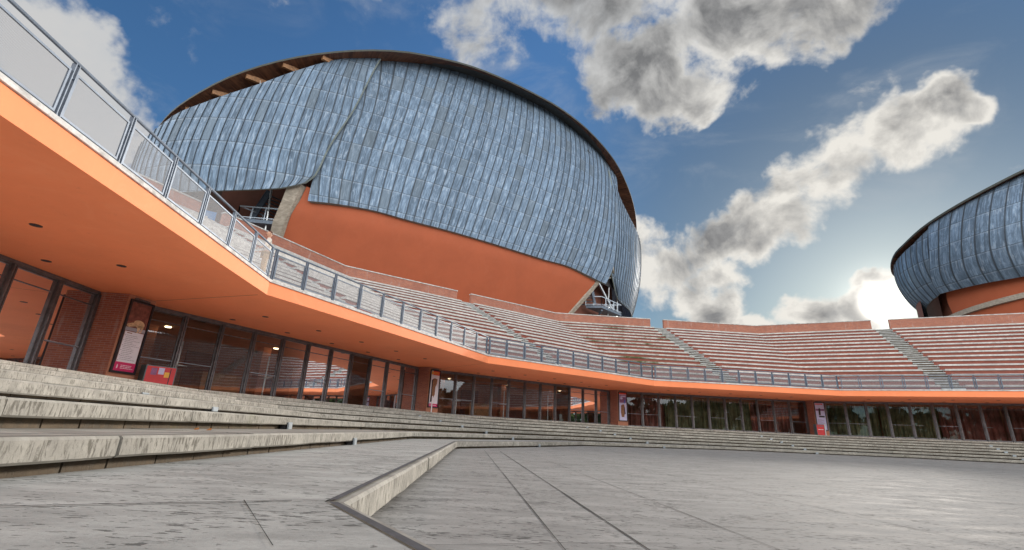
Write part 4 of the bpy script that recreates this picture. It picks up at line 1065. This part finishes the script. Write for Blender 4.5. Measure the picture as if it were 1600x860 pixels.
# ------------------------------------------------------------------ person at the railing corner
def skin(name, joints, edges, rad, m, parent, sub=2):
    me = bpy.data.meshes.new(name); me.from_pydata(joints, edges, []); o = bpy.data.objects.new(name, me); C.objects.link(o)
    me.materials.append(M[m]); o.parent = parent
    md = o.modifiers.new('skin', 'SKIN')
    if not me.skin_vertices: me.skin_vertices.new(name='')
    for i, r in enumerate(rad):
        me.skin_vertices[0].data[i].radius = (r, r) if not isinstance(r, tuple) else r
        me.skin_vertices[0].data[i].use_root = (i == 0)
    s = o.modifiers.new('sub', 'SUBSURF'); s.levels = sub; s.render_levels = sub
    md.use_smooth_shade = True
    return o
def person():
    p = empty('person', FR(1, -5.95, 28.0, ZD+RZ), 0); tag(p, 'person in pale shirt and blue vest standing behind the railing corner', 'person')
    p.rotation_euler = (0, 0, R(-60))       # faces local -y, over the plaza
    J = [(0, 0, .95), (0, 0, 1.15), (0, 0, 1.38), (0, -.01, 1.50), (.10, 0, .90), (.11, -.03, .50), (.11, .02, .08), (.11, -.12, .04), (-.10, 0, .90), (-.12, .01, .50), (-.13, .05, .08), (-.13, -.09, .04),
         (.19, 0, 1.40), (.27, -.06, 1.14), (.20, -.26, 1.02), (-.19, 0, 1.40), (-.29, -.03, 1.13), (-.24, -.24, 1.02), (0, -.02, 1.57)]
    E = [(0, 1), (1, 2), (2, 3), (0, 4), (4, 5), (5, 6), (6, 7), (0, 8), (8, 9), (9, 10), (10, 11), (2, 12), (12, 13), (13, 14), (2, 15), (15, 16), (16, 17), (3, 18)]
    rad = [(.14, .11), (.135, .10), (.16, .105), .06, .09, .062, .045, .038, .09, .062, .045, .038, .062, .045, .034, .062, .045, .034, .055]
    body = skin('body', J, E, rad, 'skin', p)
    # head with face
    bm = bmesh.new(); bmesh.ops.create_uvsphere(bm, u_segments=20, v_segments=14, radius=1.0)
    for v in bm.verts:
        x, y, z = v.co; jaw = 1-.28*max(0, -z); v.co = Vector((x*.078*jaw, y*.098*(1-.12*max(0, -z)), z*.118))
        if y < -.55 and abs(x) < .28 and -.3 < z < .15: v.co.y -= .022*(1-abs(x)/.28)
    for sx in (-1, 1): bmesh.ops.create_icosphere(bm, subdivisions=2, radius=.018, matrix=Matrix.Translation((sx*.08, .01, 0)) @ Matrix.Diagonal((.5, 1, 1.7, 1)))
    me = bpy.data.meshes.new('head'); bm.to_mesh(me); bm.free(); me.materials.append(M['skin']); o = bpy.data.objects.new('head', me); C.objects.link(o); o.parent = p; o.location = (0, -.025, 1.655); o.rotation_euler = (R(-8), 0, R(25))
    for q in me.polygons: q.use_smooth = True
    b = MB()
    for sx in (-1, 1): b.tube((sx*.03, -.093, .012), (sx*.03, -.099, .012), .010, 8)
    b.box(-.025, .025, -.096, -.088, -.055, -.048); b.build('face_detail', 'hair', o)
    bm = bmesh.new(); bmesh.ops.create_uvsphere(bm, u_segments=18, v_segments=12, radius=1.0)
    bmesh.ops.delete(bm, geom=[v for v in bm.verts if v.co.z < -.25 or (v.co.y < -.35 and v.co.z < .42)], context='VERTS')
    for v in bm.verts: v.co = Vector((v.co.x*.086, v.co.y*.106+.004, v.co.z*.126))
    me = bpy.data.meshes.new('hair'); bm.to_mesh(me); bm.free(); me.materials.append(M['hair']); h = bpy.data.objects.new('hair', me); C.objects.link(h); h.parent = p; h.location = o.location; h.rotation_euler = o.rotation_euler
    sd_ = h.modifiers.new('thick', 'SOLIDIFY'); sd_.thickness = .012
    # clothes
    skin('shirt', [(0, 0, .86), (0, 0, 1.15), (0, 0, 1.38), (0, 0, 1.45), (.19, 0, 1.40), (.27, -.06, 1.15), (.235, -.16, 1.085), (-.19, 0, 1.40), (-.29, -.03, 1.14), (-.26, -.14, 1.075)],
         [(0, 1), (1, 2), (2, 3), (2, 4), (4, 5), (5, 6), (2, 7), (7, 8), (8, 9)], [(.185, .15), (.17, .13), (.178, .125), .075, .075, .058, .05, .075, .058, .05], 'shirt', p)
    skin('vest', [(0, -.01, 1.0), (0, -.01, 1.18), (0, -.01, 1.38)], [(0, 1), (1, 2)], [(.178, .142), (.172, .135), (.16, .128)], 'vest', p)
    skin('trousers', [(0, 0, .95), (.10, 0, .88), (.11, -.03, .50), (.11, .02, .10), (-.10, 0, .88), (-.12, .01, .50), (-.13, .05, .10)], [(0, 1), (1, 2), (2, 3), (0, 4), (4, 5), (5, 6)], [(.16, .125), .10, .078, .062, .10, .078, .062], 'trousers', p)
    for sx, hx, hy in ((1, .20, -.27), (-1, -.24, -.25)):
        Jh = [(hx, hy, 1.02), (hx, hy-.04, 1.015), (hx, hy-.07, 1.01)]; Eh = [(0, 1), (1, 2)]; rh = [(.026, .018), (.036, .018), (.034, .016)]
        for i, (dx, ln) in enumerate(((-.027, .055), (-.009, .068), (.009, .064), (.026, .048))):
            a = len(Jh); Jh += [(hx+dx, hy-.09, 1.005), (hx+dx, hy-.09-ln*.5, .99), (hx+dx, hy-.09-ln*.75, .955)]; Eh += [(2, a), (a, a+1), (a+1, a+2)]; rh += [.0095, .009, .008]
        a = len(Jh); Jh += [(hx-sx*.04, hy-.05, 1.01), (hx-sx*.058, hy-.085, .985)]; Eh += [(0, a), (a, a+1)]; rh += [.011, .009]
        skin('hand', Jh, Eh, rh, 'skin', p, 1)
    return p
person()
